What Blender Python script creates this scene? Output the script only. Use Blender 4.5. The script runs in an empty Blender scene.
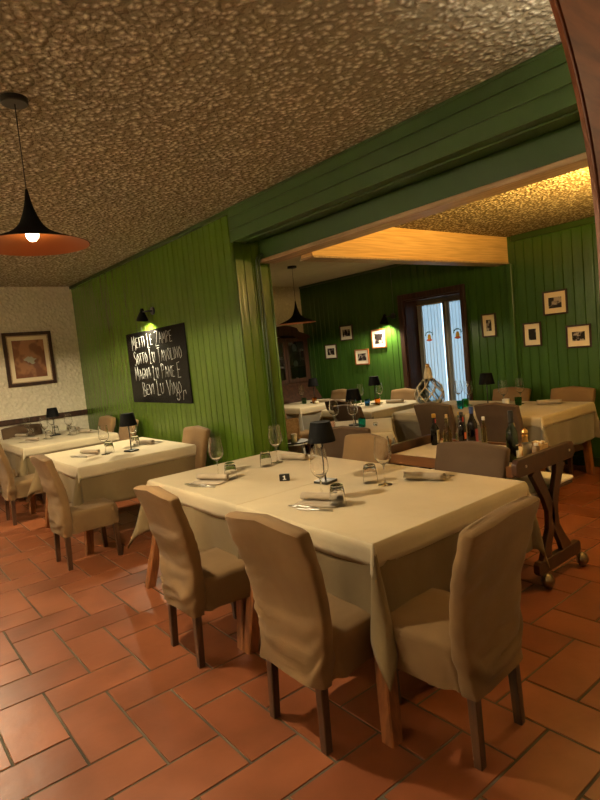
import bpy, bmesh, math, random
from mathutils import Vector, Matrix, noise
random.seed(7)
PI = math.pi
scene = bpy.context.scene
COL = scene.collection
R = math.radians

# ---------------------------------------------------------------- camera
CAMZ = 1.6364
yaw, pitch, roll = 0.66745, 0.08639, -0.09748
cy, sy, cp, sp = math.cos(yaw), math.sin(yaw), math.cos(pitch), math.sin(pitch)
fwd = Vector((sy*cp, cy*cp, -sp)); rt = Vector((cy, -sy, 0)); up = rt.cross(fwd)
cr, sr = math.cos(roll), math.sin(roll)
r2 = rt*cr + up*sr; u2 = up*cr - rt*sr
cam = bpy.data.cameras.new('camera'); camo = bpy.data.objects.new('camera', cam); COL.objects.link(camo)
camo.matrix_world = Matrix(((r2.x, u2.x, -fwd.x, 0), (r2.y, u2.y, -fwd.y, 0), (r2.z, u2.z, -fwd.z, CAMZ), (0, 0, 0, 1)))
cam.sensor_fit = 'HORIZONTAL'; cam.sensor_width = 36; cam.lens = 565.43/600*36; cam.clip_start = .05
scene.camera = camo

# ---------------------------------------------------------------- materials
MATS = {}
def nt(name):
    m = bpy.data.materials.new(name); m.use_nodes = True
    n = m.node_tree; b = n.nodes['Principled BSDF']
    return m, n, b
def rgb(c): return (c[0], c[1], c[2], 1)
def add(n, t, **kw):
    x = n.nodes.new(t)
    for k, v in kw.items(): setattr(x, k, v)
    return x
def coords(n, scale=(1, 1, 1), kind='Object'):
    tc = add(n, 'ShaderNodeTexCoord'); mp = add(n, 'ShaderNodeMapping'); mp.inputs['Scale'].default_value = scale
    n.links.new(tc.outputs[kind], mp.inputs['Vector']); return mp.outputs['Vector']
def mix_noise(n, b, c1, c2, scale, vec, detail=4, lo=.35, hi=.65):
    t = add(n, 'ShaderNodeTexNoise'); t.inputs['Scale'].default_value = scale; t.inputs['Detail'].default_value = detail
    n.links.new(vec, t.inputs['Vector'])
    r = add(n, 'ShaderNodeValToRGB'); r.color_ramp.elements[0].position = lo; r.color_ramp.elements[1].position = hi
    r.color_ramp.elements[0].color = rgb(c1); r.color_ramp.elements[1].color = rgb(c2)
    n.links.new(t.outputs['Fac'], r.inputs['Fac']); n.links.new(r.outputs['Color'], b.inputs['Base Color'])
    return t, r
def bump(n, b, height, strength, dist):
    x = add(n, 'ShaderNodeBump'); x.inputs['Strength'].default_value = strength; x.inputs['Distance'].default_value = dist
    n.links.new(height, x.inputs['Height']); n.links.new(x.outputs['Normal'], b.inputs['Normal']); return x
def plain(name, c, rough=.5, metal=0, spec=.5, **kw):
    m, n, b = nt(name)
    b.inputs['Base Color'].default_value = rgb(c); b.inputs['Roughness'].default_value = rough
    b.inputs['Metallic'].default_value = metal; b.inputs['Specular IOR Level'].default_value = spec
    for k, v in kw.items(): b.inputs[k].default_value = v
    MATS[name] = m; return m
def mottled(name, c1, c2, scale, rough=.5, stretch=(1, 1, 1), bs=0, bd=.002, bscale=None, detail=4, spec=.5, lo=.35, hi=.65, kind='Object'):
    m, n, b = nt(name); v = coords(n, stretch, kind)
    t, r = mix_noise(n, b, c1, c2, scale, v, detail, lo, hi)
    b.inputs['Roughness'].default_value = rough; b.inputs['Specular IOR Level'].default_value = spec
    if bs:
        h = t
        if bscale:
            h = add(n, 'ShaderNodeTexNoise'); h.inputs['Scale'].default_value = bscale; h.inputs['Detail'].default_value = 6
            n.links.new(v, h.inputs['Vector'])
        bump(n, b, h.outputs['Fac'], bs, bd)
    MATS[name] = m; return m
def plaster(name, c1, c2, vs, ns, strength, dist, rough=.95):
    # knobbly sprayed plaster: voronoi lumps + noise, real bump; pits also shaded in the colour
    m, n, b = nt(name); v = coords(n)
    dn = add(n, 'ShaderNodeTexNoise'); dn.inputs['Scale'].default_value = ns; dn.inputs['Detail'].default_value = 3
    n.links.new(v, dn.inputs['Vector'])
    mx = add(n, 'ShaderNodeMix', data_type='VECTOR'); mx.inputs['Factor'].default_value = .035
    n.links.new(v, mx.inputs['A']); n.links.new(dn.outputs['Color'], mx.inputs['B'])
    vo = add(n, 'ShaderNodeTexVoronoi', feature='SMOOTH_F1'); vo.inputs['Scale'].default_value = vs; vo.inputs['Smoothness'].default_value = .4
    n.links.new(mx.outputs['Result'], vo.inputs['Vector'])
    n2 = add(n, 'ShaderNodeTexNoise'); n2.inputs['Scale'].default_value = vs*.7; n2.inputs['Detail'].default_value = 5; n2.inputs['Roughness'].default_value = .65
    n.links.new(v, n2.inputs['Vector'])
    a = add(n, 'ShaderNodeMath', operation='MULTIPLY_ADD'); a.inputs[1].default_value = -1.0
    n.links.new(vo.outputs['Distance'], a.inputs[0]); n.links.new(n2.outputs['Fac'], a.inputs[2])
    r = add(n, 'ShaderNodeValToRGB'); r.color_ramp.elements[0].position = -.0; r.color_ramp.elements[1].position = .42
    r.color_ramp.elements[0].color = rgb(c1); r.color_ramp.elements[1].color = rgb(c2)
    n.links.new(a.outputs[0], r.inputs['Fac']); n.links.new(r.outputs['Color'], b.inputs['Base Color'])
    b.inputs['Roughness'].default_value = rough; b.inputs['Specular IOR Level'].default_value = .2
    bump(n, b, a.outputs[0], strength, dist); MATS[name] = m; return m

plaster('plaster_ceiling', (.32, .275, .19), (.86, .81, .67), 30, 9, 1.0, .040)
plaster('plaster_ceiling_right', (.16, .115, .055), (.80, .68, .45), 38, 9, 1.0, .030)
plaster('plaster_wall', (.58, .52, .40), (.68, .62, .49), 22, 6, 1.0, .016)
mottled('smooth_plaster', (.56, .50, .38), (.60, .54, .42), 6, .9, bs=.3, bd=.004, bscale=25)
def paint(name, c1, c2, rough):
    m, n, b = nt(name); v = coords(n, (6, 6, .7))
    mix_noise(n, b, c1, c2, 2.2, v, 5, .3, .75)
    t = add(n, 'ShaderNodeTexNoise'); t.inputs['Scale'].default_value = 5; t.inputs['Detail'].default_value = 3
    n.links.new(v, t.inputs['Vector'])
    b.inputs['Roughness'].default_value = rough; b.inputs['Specular IOR Level'].default_value = .5
    bump(n, b, t.outputs['Fac'], .35, .006); MATS[name] = m; return m
paint('green_paint', (.054, .102, .007), (.074, .134, .011), .25)
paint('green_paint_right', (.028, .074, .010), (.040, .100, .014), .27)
mottled('green_gloss', (.022, .052, .008), (.033, .072, .011), 3, .36, (1, .15, 1), .3, .003)
mottled('pine', (.52, .31, .11), (.72, .46, .19), 5, .4, (.5, 6, 14), .2, .002, detail=6)
mottled('trim_wood', (.30, .19, .10), (.46, .32, .19), 6, .5, (8, .6, 8), .2, .002, detail=6)
mottled('dark_wood', (.022, .009, .004), (.052, .020, .009), 4, .5, (8, 8, .9), .3, .002, detail=6, spec=.25)
mottled('arch_wood', (.13, .040, .019), (.25, .085, .036), 5, .32, (1.3, 8, 7), .3, .002, detail=6)
mottled('leg_wood', (.15, .050, .014), (.30, .110, .032), 7, .4, (5, 5, .8), .25, .002, detail=6)
mottled('chair_leg_wood', (.030, .013, .006), (.085, .036, .015), 7, .42, (6, 6, .9), .25, .002, detail=6)
mottled('cart_wood', (.030, .012, .006), (.062, .024, .010), 6, .38, (2, 2, 2), .2, .002, detail=6)
mottled('cart_top_wood', (.12, .045, .015), (.20, .08, .028), 6, .32, (2, .4, 2), .2, .002, detail=6)
def fabric(name, c1, c2, rough=.85, sheen=.3, w=.0012, big=.006):
    m, n, b = nt(name); v = coords(n)
    mix_noise(n, b, c1, c2, 3.5, v, 3)
    t = add(n, 'ShaderNodeTexNoise'); t.inputs['Scale'].default_value = 9; t.inputs['Detail'].default_value = 5; n.links.new(v, t.inputs['Vector'])
    f = add(n, 'ShaderNodeTexNoise'); f.inputs['Scale'].default_value = 420; n.links.new(v, f.inputs['Vector'])
    b1 = add(n, 'ShaderNodeBump'); b1.inputs['Strength'].default_value = .6; b1.inputs['Distance'].default_value = big
    n.links.new(t.outputs['Fac'], b1.inputs['Height'])
    b2 = add(n, 'ShaderNodeBump'); b2.inputs['Strength'].default_value = .35; b2.inputs['Distance'].default_value = w
    n.links.new(f.outputs['Fac'], b2.inputs['Height']); n.links.new(b1.outputs['Normal'], b2.inputs['Normal'])
    n.links.new(b2.outputs['Normal'], b.inputs['Normal'])
    b.inputs['Roughness'].default_value = rough; b.inputs['Sheen Weight'].default_value = sheen; b.inputs['Specular IOR Level'].default_value = .25
    MATS[name] = m; return m
fabric('slipcover', (.145, .084, .033), (.185, .108, .043), .85, .06)
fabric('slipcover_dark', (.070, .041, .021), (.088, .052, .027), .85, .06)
fabric('undercloth', (.150, .103, .046), (.175, .122, .055), .85, .06)
fabric('overlay', (.42, .345, .225), (.46, .38, .245), .75, .1, .0006, .004)
fabric('undercloth_grey', (.15, .125, .085), (.17, .145, .10))
fabric('napkin', (.30, .24, .165), (.36, .29, .20), .8, .2, .0008, .002)
fabric('white_linen', (.58, .55, .48), (.64, .60, .52), .75, .1, .0006, .003)
def floor_mat():
    m, n, b = nt('terracotta'); v = coords(n)
    g = add(n, 'ShaderNodeNewGeometry')
    r = add(n, 'ShaderNodeValToRGB'); e = r.color_ramp.elements
    e[0].color = rgb((.185, .052, .018)); e[1].color = rgb((.27, .082, .029)); x = e.new(.5); x.color = rgb((.225, .066, .023))
    n.links.new(g.outputs['Random Per Island'], r.inputs['Fac'])
    t = add(n, 'ShaderNodeTexNoise'); t.inputs['Scale'].default_value = 3.2; t.inputs['Detail'].default_value = 7; n.links.new(v, t.inputs['Vector'])
    mr = add(n, 'ShaderNodeMapRange'); mr.inputs['From Min'].default_value = .3; mr.inputs['From Max'].default_value = .7
    mr.inputs['To Min'].default_value = .72; mr.inputs['To Max'].default_value = 1.12; n.links.new(t.outputs['Fac'], mr.inputs['Value'])
    mul = add(n, 'ShaderNodeVectorMath', operation='SCALE'); n.links.new(r.outputs['Color'], mul.inputs[0]); n.links.new(mr.outputs[0], mul.inputs['Scale'])
    n.links.new(mul.outputs[0], b.inputs['Base Color'])
    mr2 = add(n, 'ShaderNodeMapRange'); mr2.inputs['To Min'].default_value = .26; mr2.inputs['To Max'].default_value = .5; n.links.new(t.outputs['Fac'], mr2.inputs['Value'])
    n.links.new(mr2.outputs[0], b.inputs['Roughness'])
    t2 = add(n, 'ShaderNodeTexNoise'); t2.inputs['Scale'].default_value = 7; t2.inputs['Detail'].default_value = 4; n.links.new(v, t2.inputs['Vector'])
    bump(n, b, t2.outputs['Fac'], .35, .008); b.inputs['Specular IOR Level'].default_value = .45
    MATS['terracotta'] = m
floor_mat()
mottled('grout', (.045, .036, .022), (.12, .10, .065), 3, .9, bs=.3, bd=.002)
plain('black', (.008, .008, .008), .4); plain('black_matte', (.004, .004, .004), .7, spec=.06)
plain('blackboard', (.006, .006, .006), .18, spec=.08); plain('chalk', (.34, .34, .32), .9)
plain('steel', (.55, .53, .50), .28, 1); plain('brass', (.60, .38, .14), .3, 1); plain('bronze', (.22, .17, .10), .35, 1)
plain('copper', (.42, .125, .028), .5, .2)
plain('white_plastic', (.62, .60, .55), .4); plain('cream', (.70, .62, .46), .7); plain('mat_board', (.70, .60, .42), .8)
plain('mat_white', (.72, .68, .58), .8)
plain('gold', (.55, .33, .06), .35, .7); plain('red_cap', (.36, .02, .012), .4); plain('blue_cap', (.02, .04, .14), .4)
plain('label_cream', (.62, .52, .34), .7); plain('label_white', (.68, .68, .66), .7); plain('label_red', (.20, .03, .03), .6); plain('label_orange', (.45, .10, .03), .6)
plain('rope', (.62, .52, .36), .9); plain('cork', (.45, .28, .12), .9)
plain('mahogany_edge', (.20, .062, .018), .4)
def glass(name, c=(1, 1, 1), ior=1.45, rough=0.0):
    m, n, b = nt(name); b.inputs['Base Color'].default_value = rgb(c); b.inputs['Transmission Weight'].default_value = 1
    b.inputs['Roughness'].default_value = rough; b.inputs['IOR'].default_value = ior; MATS[name] = m; return m
glass('glass'); glass('glass_teal', (.02, .55, .50)); glass('glass_green', (.06, .45, .08)); glass('glass_amber', (.85, .42, .05))
glass('glass_blue', (.10, .32, .62)); glass('glass_pink', (.9, .72, .66)); glass('bottle_green', (.015, .05, .015), 1.5); glass('bottle_dark', (.03, .014, .008), 1.5)
glass('oil', (.75, .68, .30), 1.4); glass('glass_grey', (.75, .82, .84))
def emit(name, c, s):
    m, n, b = nt(name); b.inputs['Base Color'].default_value = (0, 0, 0, 1); b.inputs['Emission Color'].default_value = rgb(c); b.inputs['Emission Strength'].default_value = s
    MATS[name] = m
emit('bulb', (1, .80, .48), 7); emit('bulb_white', (1, .88, .66), 22)
def sheer():
    m, n, b = nt('sheer_curtain'); n.nodes.remove(b); out = n.nodes['Material Output']
    v = coords(n, (1, 3, 1)); t = add(n, 'ShaderNodeTexNoise'); t.inputs['Scale'].default_value = 60; n.links.new(v, t.inputs['Vector'])
    tr = add(n, 'ShaderNodeBsdfTranslucent'); tr.inputs['Color'].default_value = (.75, .84, .86, 1)
    df = add(n, 'ShaderNodeBsdfDiffuse'); df.inputs['Color'].default_value = (.62, .62, .58, 1)
    tp = add(n, 'ShaderNodeBsdfTransparent')
    m1 = add(n, 'ShaderNodeMixShader'); m1.inputs[0].default_value = .35; n.links.new(tr.outputs[0], m1.inputs[1]); n.links.new(df.outputs[0], m1.inputs[2])
    m2 = add(n, 'ShaderNodeMixShader'); m2.inputs[0].default_value = .22; n.links.new(m1.outputs[0], m2.inputs[1]); n.links.new(tp.outputs[0], m2.inputs[2])
    n.links.new(m2.outputs[0], out.inputs['Surface']); MATS['sheer_curtain'] = m
sheer()
def photo_mat(name, seed, dark, light, sc=9, thr=.55):
    m, n, b = nt(name); v = coords(n, (1, 1, 1), 'Object')
    mp = v.node; mp.inputs['Location'].default_value = (seed*3.1, seed*1.7, seed)
    t, r = mix_noise(n, b, dark, light, sc, v, 2, thr-.04, thr+.06); b.inputs['Roughness'].default_value = .2; MATS[name] = m
for k in range(8): photo_mat('photo_%d' % k, k+1, (.02, .015, .015), (.35, .30, .26), 14, .56)
photo_mat('old_painting', 5, (.16, .055, .022), (.30, .13, .055), 6, .5)

# ---------------------------------------------------------------- mesh helpers
class MB:
    def __init__(s): s.bm = bmesh.new()
    def box(s, x0, x1, y0, y1, z0, z1, bev=0, M=None, seg=1):
        r = bmesh.ops.create_cube(s.bm, size=1)
        vs = r['verts']
        for v in vs:
            v.co = Vector(((x0+x1)/2+v.co.x*(x1-x0), (y0+y1)/2+v.co.y*(y1-y0), (z0+z1)/2+v.co.z*(z1-z0)))
        if bev:
            es = list({e for v in vs for e in v.link_edges})
            g = bmesh.ops.bevel(s.bm, geom=es, offset=bev, segments=seg, affect='EDGES', profile=.5)
            vs = list({v for f in g['faces'] for v in f.verts} | {v for v in vs if v.is_valid})
        if M is not None: bmesh.ops.transform(s.bm, matrix=M, verts=vs)
        return s
    def loft(s, rings, cap0=True, cap1=True, closed=True):
        R_ = [[s.bm.verts.new(p) for p in r] for r in rings]; n = len(R_[0])
        for a, b in zip(R_, R_[1:]):
            for i in range(n if closed else n-1):
                j = (i+1) % n
                try: s.bm.faces.new((a[i], a[j], b[j], b[i]))
                except ValueError: pass
        if cap0: s.bm.faces.new(R_[0][::-1])
        if cap1: s.bm.faces.new(R_[-1])
        return s
    def lathe(s, prof, seg=24, c=(0, 0, 0), M=None, cap0=False, cap1=False):
        rings = []
        for r, z in prof:
            rings.append([Vector((max(r, 1e-4)*math.cos(2*PI*i/seg), max(r, 1e-4)*math.sin(2*PI*i/seg), z)) for i in range(seg)])
        if M is not None: rings = [[M @ p for p in r] for r in rings]
        rings = [[p+Vector(c) for p in r] for r in rings]
        return s.loft(rings, cap0, cap1)
    def tube(s, pts, rad, seg=8, cap=True):
        pts = [Vector(p) for p in pts]; rings = []; prev = None
        for i, p in enumerate(pts):
            t = (pts[min(i+1, len(pts)-1)]-pts[max(i-1, 0)])
            if t.length < 1e-9: t = Vector((0, 0, 1))
            t.normalize()
            if prev is None:
                a = Vector((0, 0, 1)) if abs(t.z) < .9 else Vector((1, 0, 0))
                prev = t.cross(a).normalized()
            nrm = (prev - t*prev.dot(t)).normalized(); bi = t.cross(nrm); prev = nrm
            rr = rad[i] if isinstance(rad, (list, tuple)) else rad
            rings.append([p + (nrm*math.cos(2*PI*k/seg)+bi*math.sin(2*PI*k/seg))*rr for k in range(seg)])
        return s.loft(rings, cap, cap)
    def beam(s, p0, p1, w0, w1, d0=None, d1=None, bev=0):
        # square tapered bar from p0 (bottom) to p1 (top)
        d0 = d0 or w0; d1 = d1 or w1
        rings = []
        def ring(p, w, d): return [Vector((p[0]+a*w/2, p[1]+b*d/2, p[2])) for a, b in ((-1, -.82), (-.82, -1), (.82, -1), (1, -.82), (1, .82), (.82, 1), (-.82, 1), (-1, .82))]
        return s.loft([ring(p0, w0, d0), ring(p1, w1, d1)])
    def prism(s, poly, axis, a0, a1):
        # poly in the two other axes
        def mk(u, v, a):
            return Vector((a, u, v)) if axis == 'x' else Vector((u, a, v)) if axis == 'y' else Vector((u, v, a))
        return s.loft([[mk(u, v, a0) for u, v in poly], [mk(u, v, a1) for u, v in poly]])
    def build(s, name, mat, parent=None, smooth=False, mods=None, mats=None):
        bmesh.ops.recalc_face_normals(s.bm, faces=s.bm.faces)
        me = bpy.data.meshes.new(name); s.bm.to_mesh(me); s.bm.free()
        for m in (mats or [mat]): me.materials.append(MATS[m])
        if smooth:
            for p in me.polygons: p.use_smooth = True
            if smooth != 'all': me.set_sharp_from_angle(angle=R(smooth if smooth is not True else 40))
        o = bpy.data.objects.new(name, me); COL.objects.link(o)
        if parent is not None: o.parent = parent
        return o
def tag(o, label, cat, group=None):
    o['label'] = label; o['category'] = cat
    if group: o['group'] = group
    return o
def empty(name, loc=(0, 0, 0), rz=0, label=None, cat=None, group=None):
    o = bpy.data.objects.new(name, None); COL.objects.link(o); o.empty_display_size = .05
    o.location = loc; o.rotation_euler = (0, 0, rz)
    if label: tag(o, label, cat, group)
    return o
def struct(o): o['kind'] = 'structure'; return o
def kids(o): return [c for c in bpy.data.objects if c.parent == o]
PROTO = {}
def copy_tree(o, parent=None):
    c = o.copy(); COL.objects.link(c)
    if parent is not None: c.parent = parent
    for ch in kids(o): copy_tree(ch, c)
    return c
def place(proto_key, maker, loc, rz, label, cat, group=None, scale=None, name=None):
    if proto_key not in PROTO:
        PROTO[proto_key] = maker(); o = PROTO[proto_key]
    else: o = copy_tree(PROTO[proto_key])
    o.location = loc; o.rotation_euler = (0, 0, rz)
    if scale: o.scale = scale
    for k in ('group',):
        if k in o: del o[k]
    tag(o, label, cat, group); return o

# ---------------------------------------------------------------- floor
U = .245; OX, OY = 1.36687, 9.78138
def build_floor():
    b = MB(); bm = b.bm
    def tile(x0, x1, y0, y1):
        g = .0034; x0 += g; x1 -= g; y0 += g; y1 -= g; e = .004
        dz = random.uniform(-.0006, .0006); tx = random.uniform(-.0012, .0012); ty = random.uniform(-.0012, .0012)
        lo = [bm.verts.new((x, y, -.010)) for x, y in ((x0, y0), (x1, y0), (x1, y1), (x0, y1))]
        hi = [bm.verts.new((x, y, -.0012+dz+(x-(x0+x1)/2)*tx+(y-(y0+y1)/2)*ty)) for x, y in ((x0+e, y0+e), (x1-e, y0+e), (x1-e, y1-e), (x0+e, y1-e))]
        bm.faces.new(hi)
        for i in range(4):
            j = (i+1) % 4; bm.faces.new((lo[i], lo[j], hi[j], hi[i]))
    X0, X1, Y0, Y1 = -3.0, 6.7, -3.2, 9.35
    i0, i1 = int(X0/U-OX)-3, int(X1/U-OX)+3
    for i in range(i0, i1):
        for j in range(int(OY-Y1/U)-3, int(OY-Y0/U)+4):
            if (i-j) % 4 == 0: c = (i, i+2, j, j+1)
            elif (i-j) % 4 == 3: c = (i, i+1, j, j+2)
            else: continue
            x0, x1 = (c[0]+OX)*U, (c[1]+OX)*U; y0, y1 = (OY-c[3])*U, (OY-c[2])*U
            if x1 < X0 or x0 > X1 or y1 < Y0 or y0 > Y1: continue
            tile(x0, x1, y0, y1)
    b.box(X0-.3, X1+.3, Y0-.3, Y1+.3, -.06, -.005)
    for f in bm.faces[-6:]: f.material_index = 1
    return struct(b.build('floor', None, mats=['terracotta', 'grout']))
build_floor()

# ---------------------------------------------------------------- planked walls
def planks(length, w=.115, gw=.013, gd=.009, off=0):
    """profile (s, d) list along length, d = depth of groove"""
    pts = [(0, 0)]; s = off
    while s < length:
        if s > .01: pts += [(s-gw/2, 0), (s-gw*.2, -gd), (s+gw*.2, -gd), (s+gw/2, 0)]
        s += w
    pts.append((length, 0)); return [p for p in pts if p[0] <= length+1e-6]
def plank_wall_x(b, X, y0, y1, z0, z1, sgn, thick, w=.115, off=0):
    """wall in plane x=X, face towards sgn*x"""
    pr = planks(y1-y0, w, off=off)
    front = [(X+sgn*d, y0+s) for s, d in pr]
    poly = front + [(X-sgn*thick, y1), (X-sgn*thick, y0)]
    b.prism(poly, 'z', z0, z1)
def plank_wall_y(b, Y, x0, x1, z0, z1, sgn, thick, w=.09, off=.09):
    pr = planks(x1-x0, w, off=off)
    poly = [(x0+s, Y+sgn*d) for s, d in pr] + [(x1, Y-sgn*thick), (x0, Y-sgn*thick)]
    b.prism(poly, 'z', z0, z1)
XW, YC, XP = 2.90, 4.43, 3.27
ZL, ZR = 2.98, 2.77
YF, YR, XR = 9.17, 7.95, 6.5
# partition between the rooms (left face boards, end face boards, right face boards)
b = MB()
plank_wall_x(b, XW, YC+.004, YF, 0, ZL, -1, .02, off=.06)
plank_wall_y(b, YC, XW+.0, XP, 0, 2.66, -1, .02)
plank_wall_x(b, XP, YC+.004, YF, 0, ZR+.1, 1, .02, off=.06)
b.box(XW+.015, XP-.015, YC+.015, YF, 0, ZL)
struct(b.build('wall_partition', 'green_paint'))
# corner bead and skirting
b = MB(); b.box(XP-.004, XP+.012, YC-.012, YC+.012, 0, 2.49, .005); struct(b.build('trim_1', 'green_paint'))
b = MB(); b.box(XW-.015, XW-.0, YC, YF, 0, .10, .003); struct(b.build('baseboard_left', 'green_gloss'))
b = MB(); b.box(XW-.028, XW-.0, YC-.005, YF, ZL-.045, ZL-.0, .006); struct(b.build('trim_2', 'green_gloss'))
# main beam over the opening
b = MB()
b.box(XW-.025, XW, .63, YC+.02, 2.68, 2.78, .003); b.box(XW-.025, XW, .63, YC+.02, 2.783, 2.885, .003); b.box(XW-.025, XW, .63, YC+.02, 2.888, ZL, .003)
b.box(XW-.034, XW-.02, .63, YC+.02, 2.962, ZL, .003)
b.box(XW, XP+.08, .63, YC, 2.70, ZL)
b.box(XW-.0, XW+.06, .63, YC, 2.682, 2.70, .003); b.box(XW+.065, XW+.13, .63, YC, 2.672, 2.70, .004); b.box(XW+.135, XW+.20, .63, YC, 2.682, 2.70, .003)
struct(b.build('trim_3', 'green_gloss'))
b = MB(); b.box(3.18, 3.21, .63, YC, 2.53, 2.70, .003); b.box(3.21, 3.33, .63, YC, 2.53, 2.70); struct(b.build('trim_4', 'green_gloss'))
b = MB(); b.box(3.17, 3.34, .63, YC, 2.492, 2.529, .004); struct(b.build('trim_5', 'trim_wood'))
# pale pine beam across the right room
b = MB(); b.box(3.34, XR, 3.86, 4.02, 2.462, ZR); struct(b.build('trim_6', 'pine'))
b = MB(); b.box(3.34, XR, 3.845, 4.04, 2.444, 2.4615, .004); struct(b.build('trim_7', 'trim_wood'))
# right wall with window opening
WY0, WY1, WZ1 = 4.56, 5.58, 2.23
b = MB()
plank_wall_x(b, XR, WY1, YR, 0, ZR, -1, .05, off=.05)
plank_wall_x(b, XR, .63, WY0, 0, ZR, -1, .05, off=.03)
plank_wall_x(b, XR, WY0, WY1, WZ1, ZR, -1, .05, off=.03)
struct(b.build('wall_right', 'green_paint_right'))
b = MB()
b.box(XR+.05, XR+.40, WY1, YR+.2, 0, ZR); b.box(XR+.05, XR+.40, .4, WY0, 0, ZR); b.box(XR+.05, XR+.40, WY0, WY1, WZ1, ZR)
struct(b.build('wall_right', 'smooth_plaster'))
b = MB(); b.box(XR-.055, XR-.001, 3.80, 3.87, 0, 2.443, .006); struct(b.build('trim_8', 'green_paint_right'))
b = MB(); b.box(XR-.03, XR-.001, .63, 3.80, 2.70, ZR, .008); b.box(XR-.02, XR-.001, 4.06, YR, 2.73, ZR, .008); struct(b.build('trim_9', 'green_gloss'))
b = MB(); b.box(XR-.018, XR-.001, .63, 3.80, 0, .11, .004); b.box(XR-.018, XR-.001, 3.87, WY0-.09, 0, .11, .004); b.box(XR-.018, XR-.001, WY1+.09, YR, 0, .11, .004)
struct(b.build('baseboard_right', 'green_gloss'))
# white walls
b = MB(); b.box(-2.75, XW, YF, YF+.2, 0, ZL); struct(b.build('wall_far', 'plaster_wall'))
b = MB(); b.box(XP, XR+.4, YR, YR+.2, 0, ZR); struct(b.build('wall_far', 'plaster_wall'))
b = MB(); b.box(-2.85, -2.65, .4, YF+.2, 0, ZL); struct(b.build('wall_left', 'plaster_wall'))
b = MB(); b.box(-2.65, XW-.001, YF-.035, YF, .965, 1.045, .006); struct(b.build('trim_10', 'dark_wood'))
# ceilings
b = MB(); b.box(-2.85, XW-.0, .4, YF+.2, ZL, ZL+.15); struct(b.build('ceiling', 'plaster_ceiling'))
b = MB(); b.box(XP+.02, XR+.4, .4, 3.86, ZR, ZR+.3); struct(b.build('ceiling', 'plaster_ceiling_right'))
b = MB(); b.box(XP+.0, XR+.4, 4.02, YR+.2, ZR, ZR+.3); struct(b.build('ceiling', 'smooth_plaster'))
# arch wall between the vestibule and the rooms
def arch_poly(cx, cz, rad, x0, x1, z1, n=28):
    p = [(x0, 0), (cx-rad, 0)]
    for k in range(n+1):
        a = PI - PI*k/n; p.append((cx+rad*math.cos(a), cz+rad*math.sin(a)))
    return p + [(cx+rad, 0), (x1, 0), (x1, z1), (x0, z1)]
ACX, ACZ, AR = .47, 1.78, .93
def arch_band(b, r0, r1, y0, y1, n=40):
    rings = []
    def pts(y, r): return [Vector((ACX-r, y, 0))] + [Vector((ACX+r*math.cos(PI-PI*k/n), y, ACZ+r*math.sin(PI-PI*k/n))) for k in range(n+1)] + [Vector((ACX+r, y, 0))]
    A = [pts(y0, r0), pts(y0, r1), pts(y1, r1), pts(y1, r0), pts(y0, r0)]
    for k in range(4):
        va = [b.bm.verts.new(p) for p in A[k]]; vb = [b.bm.verts.new(p) for p in A[k+1]]
        for i in range(len(va)-1): b.bm.faces.new((va[i], va[i+1], vb[i+1], vb[i]))
b = MB()
b.box(-2.85, ACX-AR-.08, .60, .625, 0, ZL); b.box(ACX+AR+.08, XR+.4, .60, .625, 0, ZL)
for k in range(28):
    a0 = PI-PI*k/28; a1 = PI-PI*(k+1)/28; r_ = AR+.08
    b.prism([(ACX+r_*math.cos(a0), ACZ+r_*math.sin(a0)), (ACX+r_*math.cos(a1), ACZ+r_*math.sin(a1)), (ACX+r_*math.cos(a1), ZL), (ACX+r_*math.cos(a0), ZL)], 'y', .60, .625)
struct(b.build('wall_front', 'smooth_plaster'))
b = MB(); arch_band(b, AR+.006, AR+.34, .588, .599, 64); bmesh.ops.remove_doubles(b.bm, verts=b.bm.verts, dist=1e-5); struct(b.build('trim_11', 'arch_wood', None, 50))
b = MB(); arch_band(b, AR-.004, AR+.005, .592, .602, 64); bmesh.ops.remove_doubles(b.bm, verts=b.bm.verts, dist=1e-5); struct(b.build('trim_12', 'mahogany_edge', None, 50))
# vestibule shell behind the camera
b = MB(); b.box(-2.0, -1.8, -3.0, .56, 0, 2.9); struct(b.build('wall_left', 'smooth_plaster'))
b = MB(); b.box(2.6, 2.8, -3.0, .56, 0, 2.9); struct(b.build('wall_right', 'smooth_plaster'))
b = MB(); b.box(-2.0, 2.8, -3.2, -3.0, 0, 2.9); struct(b.build('wall_back', 'smooth_plaster'))
b = MB(); b.box(-2.0, 2.8, -3.2, .56, 2.9, 3.0); struct(b.build('ceiling', 'smooth_plaster'))

# ---------------------------------------------------------------- window
wroot = struct(empty('window_1', (XR, (WY0+WY1)/2, 0)))
def wpart(b, name, mat, smooth=False):
    o = b.build(name, mat, wroot, smooth); o.matrix_parent_inverse = Matrix.Translation((-XR, -(WY0+WY1)/2, 0)); return o
b = MB()
b.box(XR-.045, XR-.001, WY1-.01, WY1+.075, 0, WZ1+.075, .006); b.box(XR-.045, XR-.001, WY0-.06, WY0+.01, 0, WZ1+.075, .006); b.box(XR-.045, XR-.001, WY0+.01, WY1-.01, WZ1-.01, WZ1+.075, .006)
wpart(b, 'casing', 'dark_wood')
b = MB()
b.box(XR, XR+.36, WY1-.03, WY1-.001, 0, WZ1-.001); b.box(XR, XR+.36, WY0+.001, WY0+.03, 0, WZ1-.001); b.box(XR, XR+.36, WY0+.03, WY1-.03, WZ1-.03, WZ1-.001)
wpart(b, 'reveal', 'dark_wood')
xs = XR+.27
b = MB(); ym = (WY0+WY1)/2 - .02
for y0, y1 in ((WY0+.03, WY0+.09), (WY1-.09, WY1-.03), (ym-.05, ym+.05)): b.box(xs, xs+.05, y0, y1, .02, WZ1-.03, .005)
for z0, z1 in ((.02, .14), (WZ1-.11, WZ1-.03)): b.box(xs+.002, xs+.048, WY0+.09, WY1-.09, z0, z1, .005)
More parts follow.
